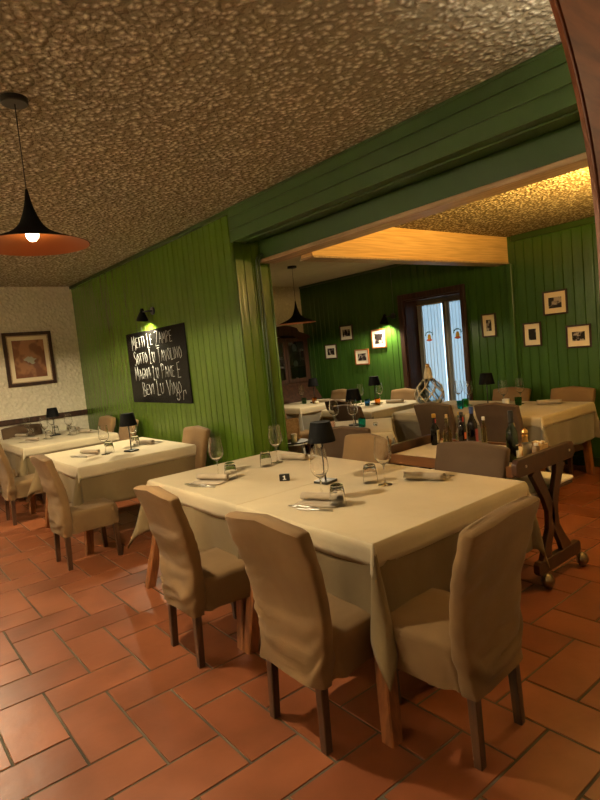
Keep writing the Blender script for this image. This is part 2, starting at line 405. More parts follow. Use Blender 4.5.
plain('sash_paint', (.13, .095, .075), .5); wpart(b, 'sash_frame', 'sash_paint')
b = MB(); b.box(xs+.02, xs+.026, WY0+.09, ym-.05, .14, WZ1-.11); b.box(xs+.02, xs+.026, ym+.05, WY1-.09, .14, WZ1-.11); wpart(b, 'pane', 'glass')
for (y0, y1, ph) in ((WY0+.045, ym-.03, 0.), (ym+.03, WY1-.045, 1.3)):
    c = empty('curtain', (xs-.03, (y0+y1)/2, WZ1-.10), 0,
        'sheer white curtain with a small flower motif, on the %s half of the window' % ('right' if ph == 0 else 'left'), 'curtain', None)
    b = MB(); n = 90; rows = []
    for k in range(13):
        z = .06 + (WZ1-.10-.06)*k/12; t = k/12
        rows.append([Vector((-.024*math.sin(i/n*PI*15+ph+.5*math.sin(t*3+i*.1))*(1-.25*t), (y0-y1)/2+(y1-y0)*i/n, z-(WZ1-.10))) for i in range(n+1)])
    b.loft(rows, False, False, closed=False); b.build('fabric', 'sheer_curtain', c, 'all')
    b = MB(); b.tube([(0, (y0-y1)/2, .0), (0, (y1-y0)/2, .0)], .006); b.build('rod', 'brass', c, 'all')
    # embroidered motif: wreath, yellow pot, orange base
    yc = 0.02; zc = 1.62-(WZ1-.10); MATS.setdefault('m_green', plain('m_green', (.10, .22, .12), .8)); MATS.setdefault('m_yel', plain('m_yel', (.75, .42, .05), .8)); MATS.setdefault('m_or', plain('m_or', (.62, .12, .04), .8))
    b = MB(); b.tube([(-.018, yc+.062*math.cos(a), zc+.065+.045*math.sin(a)) for a in [PI*k/10 for k in range(-1, 12)]], [.004+.006*(k % 2) for k in range(13)], 6)
    b.build('leaf_motif', 'm_green', c, 'all')
    b = MB(); b.lathe([(.004, 0), (.03, .004), (.034, .03), (.024, .055), (.02, .07), (.004, .072)], 10, (0, 0, 0), Matrix.Translation((-.018, yc, zc)) @ Matrix.Diagonal((.15, 1, 1, 1)))
    b.build('pot_motif', 'm_yel', c, 'all')
    b = MB(); b.lathe([(.004, -.03), (.045, -.022), (.055, -.01), (.03, .002), (.004, .004)], 10, (0, 0, 0), Matrix.Translation((-.019, yc, zc)) @ Matrix.Diagonal((.15, 1, 1, 1)))
    b.build('base_motif', 'm_or', c, 'all')

# ---------------------------------------------------------------- conduit on the column
def conduit(x, dx, lab):
    b = MB(); pts = [(x, YC-.022, .02), (x, YC-.022, 1.4), (x, YC-.022, 2.50)]
    for k in range(1, 9):
        a = PI/2*k/8; pts.append((x+.07*(1-math.cos(a))+dx*k/8, YC-.022-.02*k/8, 2.50+.075*math.sin(a)))
    pts.append((3.215, YC-.06, 2.60))
    b.tube(pts, .0095, 8)
    tag(b.build('cable_conduit', 'green_gloss', None, 'all'), lab, 'conduit')
conduit(3.115, .0, 'green painted cable pipe on the column, nearer the plank wall'); conduit(3.148, .0, 'green painted cable pipe on the column, nearer the opening')

# ---------------------------------------------------------------- chairs
def fold(p, f, amp): return amp*noise.noise(Vector((p[0]*f, p[1]*f, p[2]*f)))
def make_chair(cov='slipcover', seed=0, bw=1, flat=1):
    root = empty('dining_chair')
    off = Vector((seed*7.3, seed*3.1, seed*1.9))
    # backrest: slab swept in height with camel-back top
    n = 36; rings = []; H = 46
    def cen(z):  # centre x of the slab
        t = max(0, (z-.28)/.70)
        return -.205 - .085*t**1.6 + .028*math.sin(PI*min(1, t*1.15))
    for k in range(H+1):
        t = k/H; hw = .198 + (.048+.026*(bw-1)*10)*min(1, t*1.25); th = .036
        e = 1.0
        if k > H-3: e = [1, .93, .72, .30][k-(H-3)]
        ring = []
        for i in range(n):
            a = 2*PI*i/n; ca, sa = math.cos(a), math.sin(a); q = 2/5.5
            sx = math.copysign(abs(ca)**q, ca); sy_ = math.copysign(abs(sa)**q, sa)
            s = sy_
            camel = .968 + .020*flat*(0.5+0.5*math.cos(PI*min(1, abs(s)/.80))) - .010*max(0, abs(s)-.82)/.18
            z = .285 + (camel-.285)*(t if k <= H-3 else (1 - [0, .020, .008, 0][k-(H-3)]))
            xx = cen(z) + sx*th*e; yy = s*hw*(1 if e > .9 else .99 if e > .6 else .965)
            low = max(0, 1-abs(t-.14)/.34)
            w = -.048*low*abs(noise.noise(Vector((yy*3.5+seed, z*17-abs(yy)*9+noise.noise(Vector((yy*5, z*4, seed)))*1.5, seed)))) + fold(Vector((xx, yy*1.3, z*3))+off, 3, .010)
            w += -.020*abs(noise.noise(Vector((yy*2.2, z*11+yy*3, seed*2+3))))*max(0, 1-abs(t-.62)/.4)
            xx += w*(1 if sx < 0 else -.5)*min(1, e); xx -= .010*math.exp(-((t-.96)/.03)**2)*(1 if sx < 0 else 0)
            yy += .004*math.sin(z*50+seed)*low*(1 if s > 0 else -1)
            ring.append(Vector((xx, yy, z)))
        rings.append(ring)
    b = MB(); b.loft(rings, True, True); b.build('backrest', cov, root, 55)
    # seat with its skirt
    b = MB(); rings = []
    prof = [(.300, 1.02, 0), (.33, 1.015, 0), (.37, 1.005, 0), (.41, 1.0, 0), (.445, .995, 0), (.467, .965, 0), (.478, .90, 0), (.482, .6, 0), (.484, .2, 0)]
    for z, s, _ in prof:
        ring = []
        for i in range(48):
            a = 2*PI*i/48; q = 2/6; ca, sa = math.cos(a), math.sin(a)
            sx = math.copysign(abs(ca)**q, ca); sy_ = math.copysign(abs(sa)**q, sa)
            skirt = max(0, (.47-z)/.17)
            x = .025 + sx*.222*s; y = sy_*.208*s*(1+.05*(sx > 0))
            w = (.004+.007*skirt)*math.sin(a*11+z*30+seed)*(1 if z < .46 else .2)+fold(Vector((x, y, z*1.5))+off, 5, .012*skirt)
            ring.append(Vector((x+w*sx*(1 if sx > 0 else 0), y+w*sy_, z)))
        rings.append(ring)
    b.loft(rings, False, True); b.build('seat', cov, root, 55)
    for (x0, y0, x1, y1) in ((-.215, .165, -.20, .155), (-.215, -.165, -.20, -.155), (.215, .175, .20, .165), (.215, -.175, .20, -.165)):
        b = MB(); b.beam((x0, y0, .0), (x1, y1, .40), .036, .042); b.build('leg', 'chair_leg_wood', root)
    return root
def chair(x, y, rz, label, group=None, var=0, sc=None):
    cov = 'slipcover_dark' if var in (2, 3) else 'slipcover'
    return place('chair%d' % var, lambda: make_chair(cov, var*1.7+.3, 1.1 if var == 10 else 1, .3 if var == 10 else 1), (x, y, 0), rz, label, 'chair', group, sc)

# ---------------------------------------------------------------- tables and cloths
def cloth(name, hx, hy, o, ztop, mat, seed=0, flare=.34, ox=.010, oys=None, res=.03, fl=None, backflare=.45, parent=None, rip=.010):
    """hx, hy half sizes; o overhang; oys=(o_neg, o_pos) optional y overhangs"""
    on, op = oys or (o, o)
    def axis(h, a, c):
        n1 = max(4, int(a/res)); n2 = max(6, int(2*h/.06)); n3 = max(4, int(c/res))
        v = sorted(set([-h-a+a*i/n1 for i in range(n1)] + [-h+2*h*i/n2 for i in range(n2)] + [h+c*i/n3 for i in range(n3+1)] + [s_*(h+q) for s_ in (-1, 1) for q in (-.012, -.002, .003, .008, .014) if q < min(a, c) or q < 0]))
        return v
    A = axis(hx, o, o); B = axis(hy, on, op)
    rows = []
    for a in A:
        row = []
        for c in B:
            ex = max(abs(a)-hx, 0); ey = max(abs(c)-hy, 0); sx = 1 if a > 0 else -1; sy_ = 1 if c > 0 else -1
            x = max(-hx, min(hx, a)); y = max(-hy, min(hy, c)); z = ztop
            r = math.hypot(ex, ey)
            if r > 0:
                th = math.atan2(ey, ex); s2 = math.sin(2*th)
                F = flare if fl is None else fl[0 if (sy_ < 0) else 1]*(backflare if sx > 0 else 1)
                drop = r
                if ex > 0 and ey > 0: drop = r*(1-.045*s2)
                out = min(1, r/.02)*ox + F*r*(s2**.95 if s2 > 0 else 0)
                # soft ripples in the hanging sides
                u = c if ex > ey else a
                out += rip*(r/.3)*(math.sin(u*11+seed)+.6*math.sin(u*23+seed*2.1))*(1-.5*s2)+(r/.3)*rip*.7
                x += sx*out*math.cos(th); y += sy_*out*math.sin(th)
                sw = .022*min(1, r/.3)*s2*math.sin(seed*5+sx*2+sy_)
                x += sw*(-math.sin(th))*sx; y += sw*math.cos(th)*sy_
                z = ztop - max(0, drop - .004)
            else:
                z += .0012*noise.noise(Vector((x*3, y*3, seed)))
            row.append(Vector((x, y, z)))
        rows.append(row)
    b = MB(); b.loft(rows, False, False, closed=False)
    o_ = b.build(name, mat, parent, 'all')
    m = o_.modifiers.new('thickness', 'SOLIDIFY'); m.thickness = .002; m.offset = -1
    return o_
TZ = .79
def table(x0, x1, y0, y1, lab, cloth_o=.385, over_o=.11, seed=0, cmat='undercloth', join=None, under_lab=None, over_lab=None, rz=0, splay=(.09, .09), overlay=True):
    cx, cy_ = (x0+x1)/2, (y0+y1)/2; hx, hy = (x1-x0)/2, (y1-y0)/2
    t = empty('dining_table', (cx, cy_, 0), rz, lab, 'table')
    b = MB(); b.box(-hx+.012, hx-.012, -hy+.012, hy-.012, .745, .783, .005); b.build('tabletop', 'leg_wood', t)
    b = MB(); i = .07
    b.box(-hx+i, hx-i, -hy+i, -hy+i+.025, .65, .745); b.box(-hx+i, hx-i, hy-i-.025, hy-i, .65, .745)
    b.box(-hx+i, -hx+i+.025, -hy+i, hy-i, .65, .745); b.box(hx-i-.025, hx-i, -hy+i, hy-i, .65, .745); b.build('apron', 'leg_wood', t)
    for sx in (-1, 1):
        for s in (-1, 1):
            sp_ = splay[0] if s < 0 else splay[1]
            b = MB(); b.beam((sx*(hx+.005)-(.09 if sx < 0 else .11)*(splay[0] > .1), s*(hy-.08+(sp_ if sx < 0 else .02)), 0), (sx*(hx-.085), s*(hy-.085), .745), .066, .075); b.build('leg', 'leg_wood', t)
    jn, jp = join or (0, 0)
    fl = (.05 if jn else .40, .05 if jp else .40)
    oys = (cloth_o*(.8 if jn else 1), cloth_o*(.8 if jp else 1))
    c = cloth('tablecloth', hx, hy, cloth_o, .7885, cmat, seed, oys=oys, fl=fl)
    c.location = (cx, cy_, 0); c.rotation_euler = (0, 0, rz); tag(c, under_lab, 'tablecloth')
    if overlay:
        oy2 = (.012 if jn else over_o, .012 if jp else over_o)
        c = cloth('table_topper', hx, hy, over_o, .7925, 'overlay', seed+3, .30, .016, oys=oy2, fl=(0.02 if jn else .3, .02 if jp else .3), rip=.006)
        c.location = (cx, cy_, 0); c.rotation_euler = (0, 0, rz); tag(c, over_lab, 'tablecloth')
    return t
TT = .794   # top of the cloths
# near table: two tables pushed together
table(1.65, 2.86, 1.69, 2.757, 'front wooden dining table of the nearest pair, splayed square legs, beside the trolley', seed=1, join=(0, 1), splay=(.19, -.04),
      under_lab='beige tablecloth hanging low at the corner nearest the camera', over_lab='cream top cloth with its corner fold nearest the camera')
table(1.65, 2.84, 2.770, 3.99, 'second wooden table of the nearest pair, the one closer to the green column', seed=2, join=(1, 0), splay=(.15, .08),
      under_lab='beige tablecloth on the pair table closer to the green column', over_lab='cream top cloth on the pair table closer to the green column')
table(1.50, 2.66, 5.18, 6.50, 'wooden dining table below the blackboard on the green wall', seed=3,
      under_lab='beige tablecloth on the table below the blackboard', over_lab='cream top cloth on the table below the blackboard')
table(1.54, 2.68, 7.38, 8.86, 'long dining table by the white wall under the framed painting', seed=4, cmat='undercloth',
      under_lab='beige tablecloth on the table under the framed painting', over_lab='cream top cloth on the table under the framed painting')
# right room
table(5.08, 6.15, 2.78, 3.62, 'right-hand dining table of the pair under the framed photographs, far right', seed=5, join=(0, 1), cmat='undercloth_grey', splay=(.04, .0),
      under_lab='grey-beige tablecloth hanging to a point at the far right table', over_lab='cream top cloth of the far right table with two wine glasses on it')
table(5.06, 6.15, 3.66, 4.62, 'dining table in front of the curtained window, joined to the far right one', seed=6, join=(1, 0), cmat='undercloth_grey', splay=(0, .04),
      under_lab='grey-beige tablecloth on the table in front of the curtained window', over_lab='cream top cloth under the netted glass demijohn')
table(5.05, 6.15, 4.98, 5.92, 'dining table left of the window with the blue tumbler', seed=7, cmat='undercloth_grey', splay=(.03, .03),
      under_lab='grey-beige tablecloth on the table left of the window', over_lab='cream top cloth on the table left of the window')
table(5.15, 6.15, 6.55, 7.42, 'farthest dining table, in front of the carved dark cabinet', seed=8, cmat='undercloth_grey', splay=(.03, .03),
      under_lab='grey-beige tablecloth on the table before the dark cabinet', over_lab='cream top cloth on the table before the dark cabinet')
AN = math.atan2(.68, .73)
table(4.08-.5, 4.08+.5, 4.27-.36, 4.27+.36, 'small dining table set at an angle just past the column opening', seed=9, rz=AN, cloth_o=.30, cmat='undercloth_grey', splay=(.02, .02),
      under_lab='grey-beige tablecloth on the small angled table', over_lab='cream top cloth on the small angled table')

# chairs, near group
chair(1.535, 1.91, R(2), 'nearest beige slipcovered chair, seen from behind, at the long side of the near table', sc=(1, 1.04, 1))
chair(1.50, 2.87, R(-1), 'beige slipcovered chair tucked in second along the near table, left of the nearest one', var=1)
chair(1.825, 1.475, R(95), 'big beige slipcovered chair at the right front end of the near table', var=10)
chair(2.78, 3.12, R(176), 'peach-lit slipcovered chair behind the small black lamp of the near table', sc=(1, 1, .965))
chair(2.80, 2.17, R(181), 'brown slipcovered chair on the far side of the near table, in front of the bottles', var=2, sc=(1, 1.06, .96))
# chairs, second and third tables
chair(1.46, 5.07, R(1), 'beige slipcovered chair at the blackboard table, back towards the camera side', var=1)
chair(2.47, 5.28, R(180), 'slipcovered chair against the green wall at the blackboard table', sc=(1, 1, .98))
chair(1.47, 7.15, R(0), 'slipcovered chair at the near corner of the table under the painting')
chair(1.45, 8.15, R(0), 'slipcovered chair at the far left edge, under the painting, mostly out of frame', var=1)
chair(2.52, 7.22, R(180), 'slipcovered chair against the green wall, right one of the two left of the blackboard', var=1)
chair(2.53, 8.05, R(181), 'slipcovered chair against the green wall, left one of the two near the white corner')
chair(1.90, 8.80, R(-90), 'brown chair at the head of the table, against the white wall rail', var=2, sc=(1, 1.1, .97))
# chairs, right room
g = None
chair(5.14, 3.11, R(0), 'dark slipcovered chair seen from behind at the far right table', var=2, sc=(1, .95, .97))
chair(5.10, 3.86, R(2), 'dark slipcovered chair seen from behind, just below the glass demijohn', var=3, sc=(1, .95, .97))
chair(6.10, 3.10, R(180), 'slipcovered chair against the wall under the right framed photographs', sc=(1, 1, .95))
chair(6.10, 3.86, R(180), 'slipcovered chair against the wall, right of the window frame', var=1, sc=(1, 1, .95))
chair(6.10, 5.58, R(181), 'slipcovered chair against the wall, left of the window frame', sc=(1, 1, .95))
chair(6.12, 6.97, R(180), 'slipcovered chair against the wall below the lowest small frame on the left', var=1, sc=(1, 1, .95))
chair(4.97, 5.04, R(0), 'dark slipcovered chair seen from behind at the table left of the window', var=2, sc=(1, .95, .95))
chair(4.98, 6.45, R(-20), 'beige slipcovered chair beside the column edge at the farthest table', var=0, sc=(1, .95, .97))
chair(3.56, 3.73, R(23), 'dark slipcovered chair at the small angled table, behind the peach one', var=3, sc=(1, 1, .965))
chair(5.34, 5.62, R(0), 'second dark slipcovered chair at the table left of the window, pushed in under it', var=2, sc=(1, .92, .96))

# ---------------------------------------------------------------- glasses
def make_wine():
    b = MB(); s = 20
    outer = [(.042, 0), (.0435, .0015), (.034, .004), (.011, .008), (.0045, .02), (.0040, .09), (.0055, .118), (.016, .127), (.034, .142), (.048, .163), (.0525, .185), (.051, .21), (.0455, .25), (.0405, .292)]
    inner = [(.0392, .292), (.0442, .25), (.0496, .21), (.0511, .185), (.0466, .1635), (.033, .1435), (.015, .1295), (.0001, .126)]
    b.lathe(outer+inner, 28, cap0=True); return b.build('wine_glass', 'glass', None, 50)
def make_tumbler(mat='glass'):
    def f():
        b = MB(); s = 16
        # turned upside down: wide rim on the cloth
        outer = [(.045, 0), (.0455, .02), (.043, .055), (.039, .088), (.034, .110), (.022, .116)]
        inner = [(.0428, 0), (.0432, .02), (.0405, .054), (.036, .080), (.028, .094), (.0001, .097)]
        rings = []
        def ring(r, z, fac): return [Vector((r*(1+fac*math.cos(8*2*PI*i/32))*math.cos(2*PI*i/32), r*(1+fac*math.cos(8*2*PI*i/32))*math.sin(2*PI*i/32), z)) for i in range(32)]
        seq = [(r, z, .0) for r, z in inner[::-1]] + [(r, z, .025 if .03 < z < .1 else 0) for r, z in outer] + [(.0001, .116, 0)]
        b.loft([ring(*q) for q in seq], False, False); return b.build('tumbler', mat, None, 35)
    return f
def make_upright(mat):
    def f():
        b = MB(); prof = [(.0001, 0), (.030, 0), (.034, .006), (.038, .05), (.040, .092), (.0385, .092), (.036, .05), (.031, .012), (.0001, .010)]
        b.lathe(prof, 20); return b.build('tumbler', mat, None, 35)
    return f
def wine(x, y, lab, g=None): place('wine', make_wine, (x, y, TT), 0, lab, 'wine glass', g)
def tumb(x, y, lab, g=None): place('tumb', make_tumbler(), (x, y, TT+.001), random.random(), lab, 'tumbler', g)
def ctumb(x, y, mat, lab): place('ct'+mat, make_upright(mat), (x, y, TT+.001), 0, lab, 'tumbler')

# ---------------------------------------------------------------- napkin and cutlery
def make_napkin():
    b = MB(); L = .125; rows = []
    prof = []
    for k in range(14): prof.append((-.075+.11*k/13, .0045+.001*math.sin(k)))
    for k in range(1, 22):
        a = -PI/2 + 2*PI*1.35*k/21; rr = .023-.009*k/21; prof.append((.035+rr*math.cos(a), .0275+rr*math.sin(a)))
    for k in range(9):
        yy = -L+2*L*k/8
        rows.append([Vector((p[0]*(1+.04*math.sin(k)), yy*(1+.05*math.sin(i*.3)), max(.003, p[1]+.001*math.sin(k*1.7+i*.4)))) for i, p in enumerate(prof)])
    b.loft(rows, False, False, closed=False); o = b.build('folded_napkin', 'napkin', None, 'all')
    m = o.modifiers.new('thickness', 'SOLIDIFY'); m.thickness = .0022; return o
def make_fork():
    root = empty('fork')
    b = MB(); b.tube([(0, -.10, .004), (0, -.03, .005), (0, .03, .008), (0, .045, .007)], [.0045, .0035, .003, .0035], 6); b.build('handle', 'steel', root, 'all')
    b = MB(); b.box(-.011, .011, .045, .062, .004, .0065, .001)
    for k in range(4): b.box(-.011+k*.0063, -.008+k*.0063, .06, .098, .0045, .0065)
    b.build('tines', 'steel', root); return root
def make_knife():
    root = empty('knife')
    b = MB(); b.tube([(0, -.11, .003), (0, -.02, .003), (0, .0, .003)], [.006, .0055, .0045], 6); b.build('handle', 'steel', root, 'all')
    b = MB(); b.prism([(-.006, 0), (.006, 0), (.009, .04), (.007, .09), (-.005, .11), (-.006, .05)], 'z', .0015, .004); b.build('blade', 'steel', root); return root
def setting(x, y, rz, who, cutlery=True):
    place('nap', make_napkin, (x, y, TT+.001), rz, 'rolled beige napkin %s' % who, 'napkin')
    if cutlery:
        c, s = math.cos(rz), math.sin(rz)
        def L(a, b_): return (x+c*a-s*b_, y+s*a+c*b_, TT+.001)
        place('fork', make_fork, L(-.092, .055), rz-.12, 'steel fork beside the napkin %s' % who, 'fork')
        place('knife', make_knife, L(-.125, -.02), rz, 'steel knife beside the napkin %s' % who, 'knife')
setting(1.93, 2.36, R(24), 'at the nearest chair')
wine(1.99, 2.41, 'wine glass in front of the nearest chair'); tumb(1.96, 2.245, 'upturned tumbler in front of the nearest chair')
setting(1.86, 3.45, R(24), 'at the second chair of the near table')
wine(1.97, 3.52, 'wine glass at the second chair of the near table'); tumb(2.0, 3.40, 'upturned tumbler at the second chair of the near table')
setting(2.66, 3.50, R(200), 'before the peach-lit chair')
wine(2.51, 3.54, 'wine glass beside the green column, on the near table'); tumb(2.38, 3.51, 'upturned tumbler closest to the column, on the near table')
setting(2.64, 2.20, R(200), 'before the brown chair by the bottles')
wine(2.41, 2.32, 'wine glass right of the black lamp, before the brown chair'); tumb(2.41, 2.44, 'upturned tumbler right of the black lamp on the near table')
setting(1.80, 5.85, R(24), 'at the left side of the blackboard table')
wine(1.92, 5.66, 'wine glass left of the lamp on the blackboard table'); tumb(1.99, 5.74, 'upturned tumbler left of the lamp on the blackboard table')
setting(2.45, 5.85, R(200), 'at the wall side of the blackboard table')
wine(2.33, 5.93, 'wine glass right of the lamp on the blackboard table'); tumb(2.31, 5.84, 'upturned tumbler right of the lamp on the blackboard table')
setting(1.76, 8.05, R(24), 'nearest the camera on the table under the painting', False)
setting(2.50, 8.0, R(200), 'nearest the green wall on the table under the painting', False)
setting(1.80, 8.82, R(20), 'farthest left on the table under the painting', False)
setting(2.55, 8.70, R(200), 'by the white wall corner on the table under the painting', False)
for (x, y, w) in ((1.98, 8.05, 'in front, middle'), (1.93, 8.78, 'on the left'), (2.30, 8.05, 'on the right'), (2.22, 8.60, 'behind the lamp')):
    wine(x, y+.07, 'wine glass %s of the table under the painting' % w); tumb(x+.01, y-.05, 'upturned tumbler %s of the table under the painting' % w)
# right room glasses
wine(5.72, 3.56, 'left of two wine glasses on the far right table'); wine(5.93, 3.48, 'right of two wine glasses on the far right table')
ctumb(5.78, 3.42, 'glass_green', 'green tumbler on the far right table'); ctumb(5.63, 3.48, 'white_plastic', 'white cup beside the wine glasses on the far right table')
ctumb(5.45, 3.95, 'glass_teal', 'teal tumbler on the table before the window'); ctumb(5.62, 4.0, 'glass_green', 'green tumbler behind the teal one, before the window')
wine(5.72, 4.02, 'right wine glass on the table before the window'); wine(5.80, 4.22, 'left wine glass on the table before the window, against the curtain')
setting(5.95, 3.15, R(200), 'on the far right table', False)
setting(5.30, 4.10, R(20), 'before the window, by the dark chair', False)
wine(5.62, 5.74, 'wine glass left of the lamp on the table by the window'); wine(5.80, 5.54, 'wine glass right of the lamp on the table by the window')
ctumb(5.52, 5.52, 'glass_blue', 'pale blue tumbler on the table left of the window'); ctumb(5.62, 5.42, 'glass_amber', 'amber tumbler under the lamp, left of the window')
setting(5.85, 5.30, R(200), 'on the table left of the window', False)
wine(5.66, 7.13, 'wine glass on the farthest table'); ctumb(5.60, 7.0, 'glass_green', 'green tumbler on the farthest table'); ctumb(5.66, 6.82, 'glass_amber', 'amber tumbler on the farthest table')
b = MB(); b.lathe([(.0001, 0), (.028, 0), (.032, .03), (.030, .045), (.0001, .045)], 16); o = b.build('candle_cup', 'cream', None, 'all'); o.location = (5.62, 6.72, TT+.001); tag(o, 'small white candle cup on the farthest table', 'candle cup')
setting(5.85, 6.80, R(200), 'on the farthest table', False)
wine(4.0, 4.22, 'right wine glass on the small angled table'); wine(3.92, 4.42, 'left wine glass on the small angled table')
ctumb(3.82, 4.37, 'glass_pink', 'pinkish tumbler on the small angled table'); ctumb(4.06, 4.16, 'glass_teal', 'teal tumbler under the lamp of the small angled table')
b = MB(); b.lathe([(.0001, 0), (.02, 0), (.024, .03), (.021, .034), (.0001, .03)], 14); o = b.build('salt_cellar', 'glass', None, 'all'); o.location = (4.17, 4.08, TT+.001); tag(o, 'small glass salt cellar on the small angled table', 'salt cellar')

# ---------------------------------------------------------------- cordless table lamps
def make_lamp():
    root = empty('table_lamp')
    b = MB(); b.box(-.055, .055, -.055, .055, 0, .016, .004, seg=2); b.build('base', 'black', root)
    b = MB(); b.tube([(0, 0, .016), (0, 0, .285)], .0055, 8); b.build('stem', 'black', root, 'all')
    b = MB(); b.lathe([(.086, .262), (.088, .264), (.064, .385), (.062, .387), (.0001, .387), (.0001, .383), (.060, .383), (.084, .262), (.086, .262)], 28)
    b.build('lamp_shade', 'black_matte', root, 35); return root
def lamp(x, y, lab, rz=.2): place('lamp', make_lamp, (x, y, TT+.0005), rz, lab, 'table lamp')
lamp(2.27, 2.70, 'black cordless table lamp in the middle of the near table')
lamp(2.14, 5.54, 'black cordless table lamp on the blackboard table')
lamp(2.16, 8.33, 'black cordless table lamp on the table under the painting')
lamp(4.13, 4.33, 'black cordless table lamp on the small angled table')
lamp(5.72, 5.55, 'black cordless table lamp left of the window')
lamp(5.75, 6.92, 'black cordless table lamp on the farthest table')
lamp(5.62, 3.70, 'black cordless table lamp right of the window')
# table number card
r_ = empty('table_number_card', (2.16, 2.985, TT+.001), R(-42), 'small black card with a pale number one, by the black lamp', 'table card')
b = MB(); b.box(-.034, .034, -.012, .012, 0, .045, .002); b.build('plate', 'black', r_)
b = MB(); b.box(-.0045, .0045, -.0145, -.0118, .010, .036); b.box(-.011, -.004, -.0145, -.0118, .028, .033); b.box(-.011, .011, -.0145, -.0118, .008, .013); b.build('number', 'label_white', r_)

# ---------------------------------------------------------------- pendant lamps
def make_pendant(drop, r_, h_, top):
    root = empty('pendant_lamp')
    b = MB(); b.lathe([(.0001, -.028), (.058, -.028), (.062, -.024), (.062, 0), (.0001, 0)], 28); b.build('canopy', 'black', root, 35)
    b = MB(); b.tube([(0, 0, -.025), (0, 0, -(drop-h_)+.0)], .0028, 6); b.build('cord', 'black', root, 'all')
    b = MB(); pr = []; n = 30
    T = [(0, .022), (.17, .05), (.32, .083), (.47, .135), (.62, .205), (.72, .30), (.80, .44), (.87, .62), (.94, .82), (1, 1)]
    for k in range(n+1):
        t = k/n; i = max(j for j in range(len(T)-1) if T[j][0] <= t); q = (t-T[i][0])/(T[i+1][0]-T[i][0])
        pr.append(((T[i][1]*(1-q)+T[i+1][1]*q)*r_, -(drop-h_)-h_*t))
    inner = [(max(.004, p[0]-.003), p[1]-.0015) for p in pr][::-1]
    b.lathe(pr, 40, cap0=True); b.build('shade', 'black_matte', root, 'all')
    b = MB(); b.lathe(inner[::-1], 40); b.build('shade_lining', 'copper', root, 'all')
    b = MB(); zb = -drop+.050; b.lathe([(.0001, -.032), (.015, -.028), (.028, -.012), (.031, .004), (.026, .022), (.014, .045), (.013, .06)], 20, (0, 0, zb)); b.build('bulb', 'bulb', root, 'all')
    return root
def light(name, kind, loc, power, col, size=.03, parent=None, spot=None, rot=None, blend=.5):
    l = bpy.data.lights.new(name, kind); l.energy = power; l.color = col
    if kind in ('POINT', 'SPOT'): l.shadow_soft_size = size
    if kind == 'SPOT': l.spot_size = spot; l.spot_blend = blend
    o = bpy.data.objects.new(name, l); COL.objects.link(o); o.location = loc
    if rot: o.rotation_euler = rot
    if parent: o.parent = parent
    return o
WARM = (1, .80, .50)
def pendant(x, y, zc, lab, drop=.70, r_=.265, h_=.27, power=38, col=WARM):
    o = make_pendant(drop, r_, h_, zc); o.location = (x, y, zc); tag(o, lab, 'pendant lamp')
    light('bulb_light', 'SPOT', (0, 0, -drop-.005), power, col, .035, o, spot=R(172), blend=.12); return o
pendant(.80, 3.01, ZL, 'black funnel pendant with copper lining, lit, at the upper left', drop=.70, power=66)
pendant(4.82, 6.01, ZR, 'black funnel pendant in the far room beside the cabinet', drop=.76, r_=.26, h_=.30, power=26)
LIGHTS_EXTRA = []
pendant(.55, 6.55, ZL, 'added unseen black funnel pendant outside the left edge, over the left tables', power=62)  # extra pendant added out of view to light the left tables and far wall

# ceiling lamp of the right room (outside the frame) that lights the pine beam and ceiling
cl = empty('ceiling_lamp', (4.45, 1.30, ZR), 0, 'warm glass globe lamp hanging in the right room, outside the frame', 'ceiling lamp')
b = MB(); b.lathe([(.0001, -.02), (.05, -.02), (.05, 0), (.0001, 0)], 20); b.build('canopy', 'brass', cl, 35)
b = MB(); b.tube([(0, 0, -.02), (0, 0, -.22)], .006, 6); b.build('stem', 'brass', cl, 'all')
b = MB(); b.lathe([(.0001, -.36)]+[(.07*math.sin(a), -.29-.07*math.cos(a)) for a in [PI*k/12 for k in range(1, 12)]]+[(.0001, -.22)], 20); b.build('globe', 'bulb', cl, 'all')
light('globe_light', 'POINT', (4.45, 1.30, ZR-.45), 20, (1, .64, .22), .07)
light('globe_light', 'SPOT', (4.45, 1.50, ZR-.42), 170, (1, .60, .15), .07, spot=R(172), rot=(PI-R(12), 0, 0), blend=.5)

# ---------------------------------------------------------------- added uplights, then the wall lamps
def uplight(x, y, z, rz, lab, power, col):  # unseen fixture, added to brighten the ceiling and fill the room
    root = empty('added_uplight', (x, y, z), rz, lab, 'wall lamp')
    b = MB(); b.box(0, .02, -.05, .05, -.08, .08, .004); b.build('wall_plate', 'brass', root)
    b = MB(); b.lathe([(.035, -.07), (.075, .07), (.072, .07), (.033, -.065)], 24, (.10, 0, 0)); b.build('shade', 'cream', root, 35)
    b = MB(); b.lathe([(.0001, -.04), (.025, -.02), (.028, .01), (.0001, .05)], 16, (.10, 0, 0)); b.build('bulb', 'bulb', root, 'all')
    light('uplight_fill', 'SPOT', (.12, 0, .10), power, col, .06, root, spot=R(165), rot=(PI, R(-25), 0), blend=.8)
SC = (1, .87, .66)
uplight(-2.648, 2.2, 2.0, 0, 'added unseen brass wall sconce on the left wall, outside the frame, nearest the arch', 330, SC)
uplight(-2.648, 5.0, 2.0, 0, 'added unseen brass wall sconce on the left wall, outside the frame, middle one', 350, SC)
uplight(-2.648, 7.9, 2.0, 0, 'added unseen brass wall sconce on the left wall, outside the frame, by the white far wall', 200, SC)
uplight(2.35, .662, 2.1, PI/2, 'added unseen brass wall sconce beside the arch, behind the camera view', 16, SC)
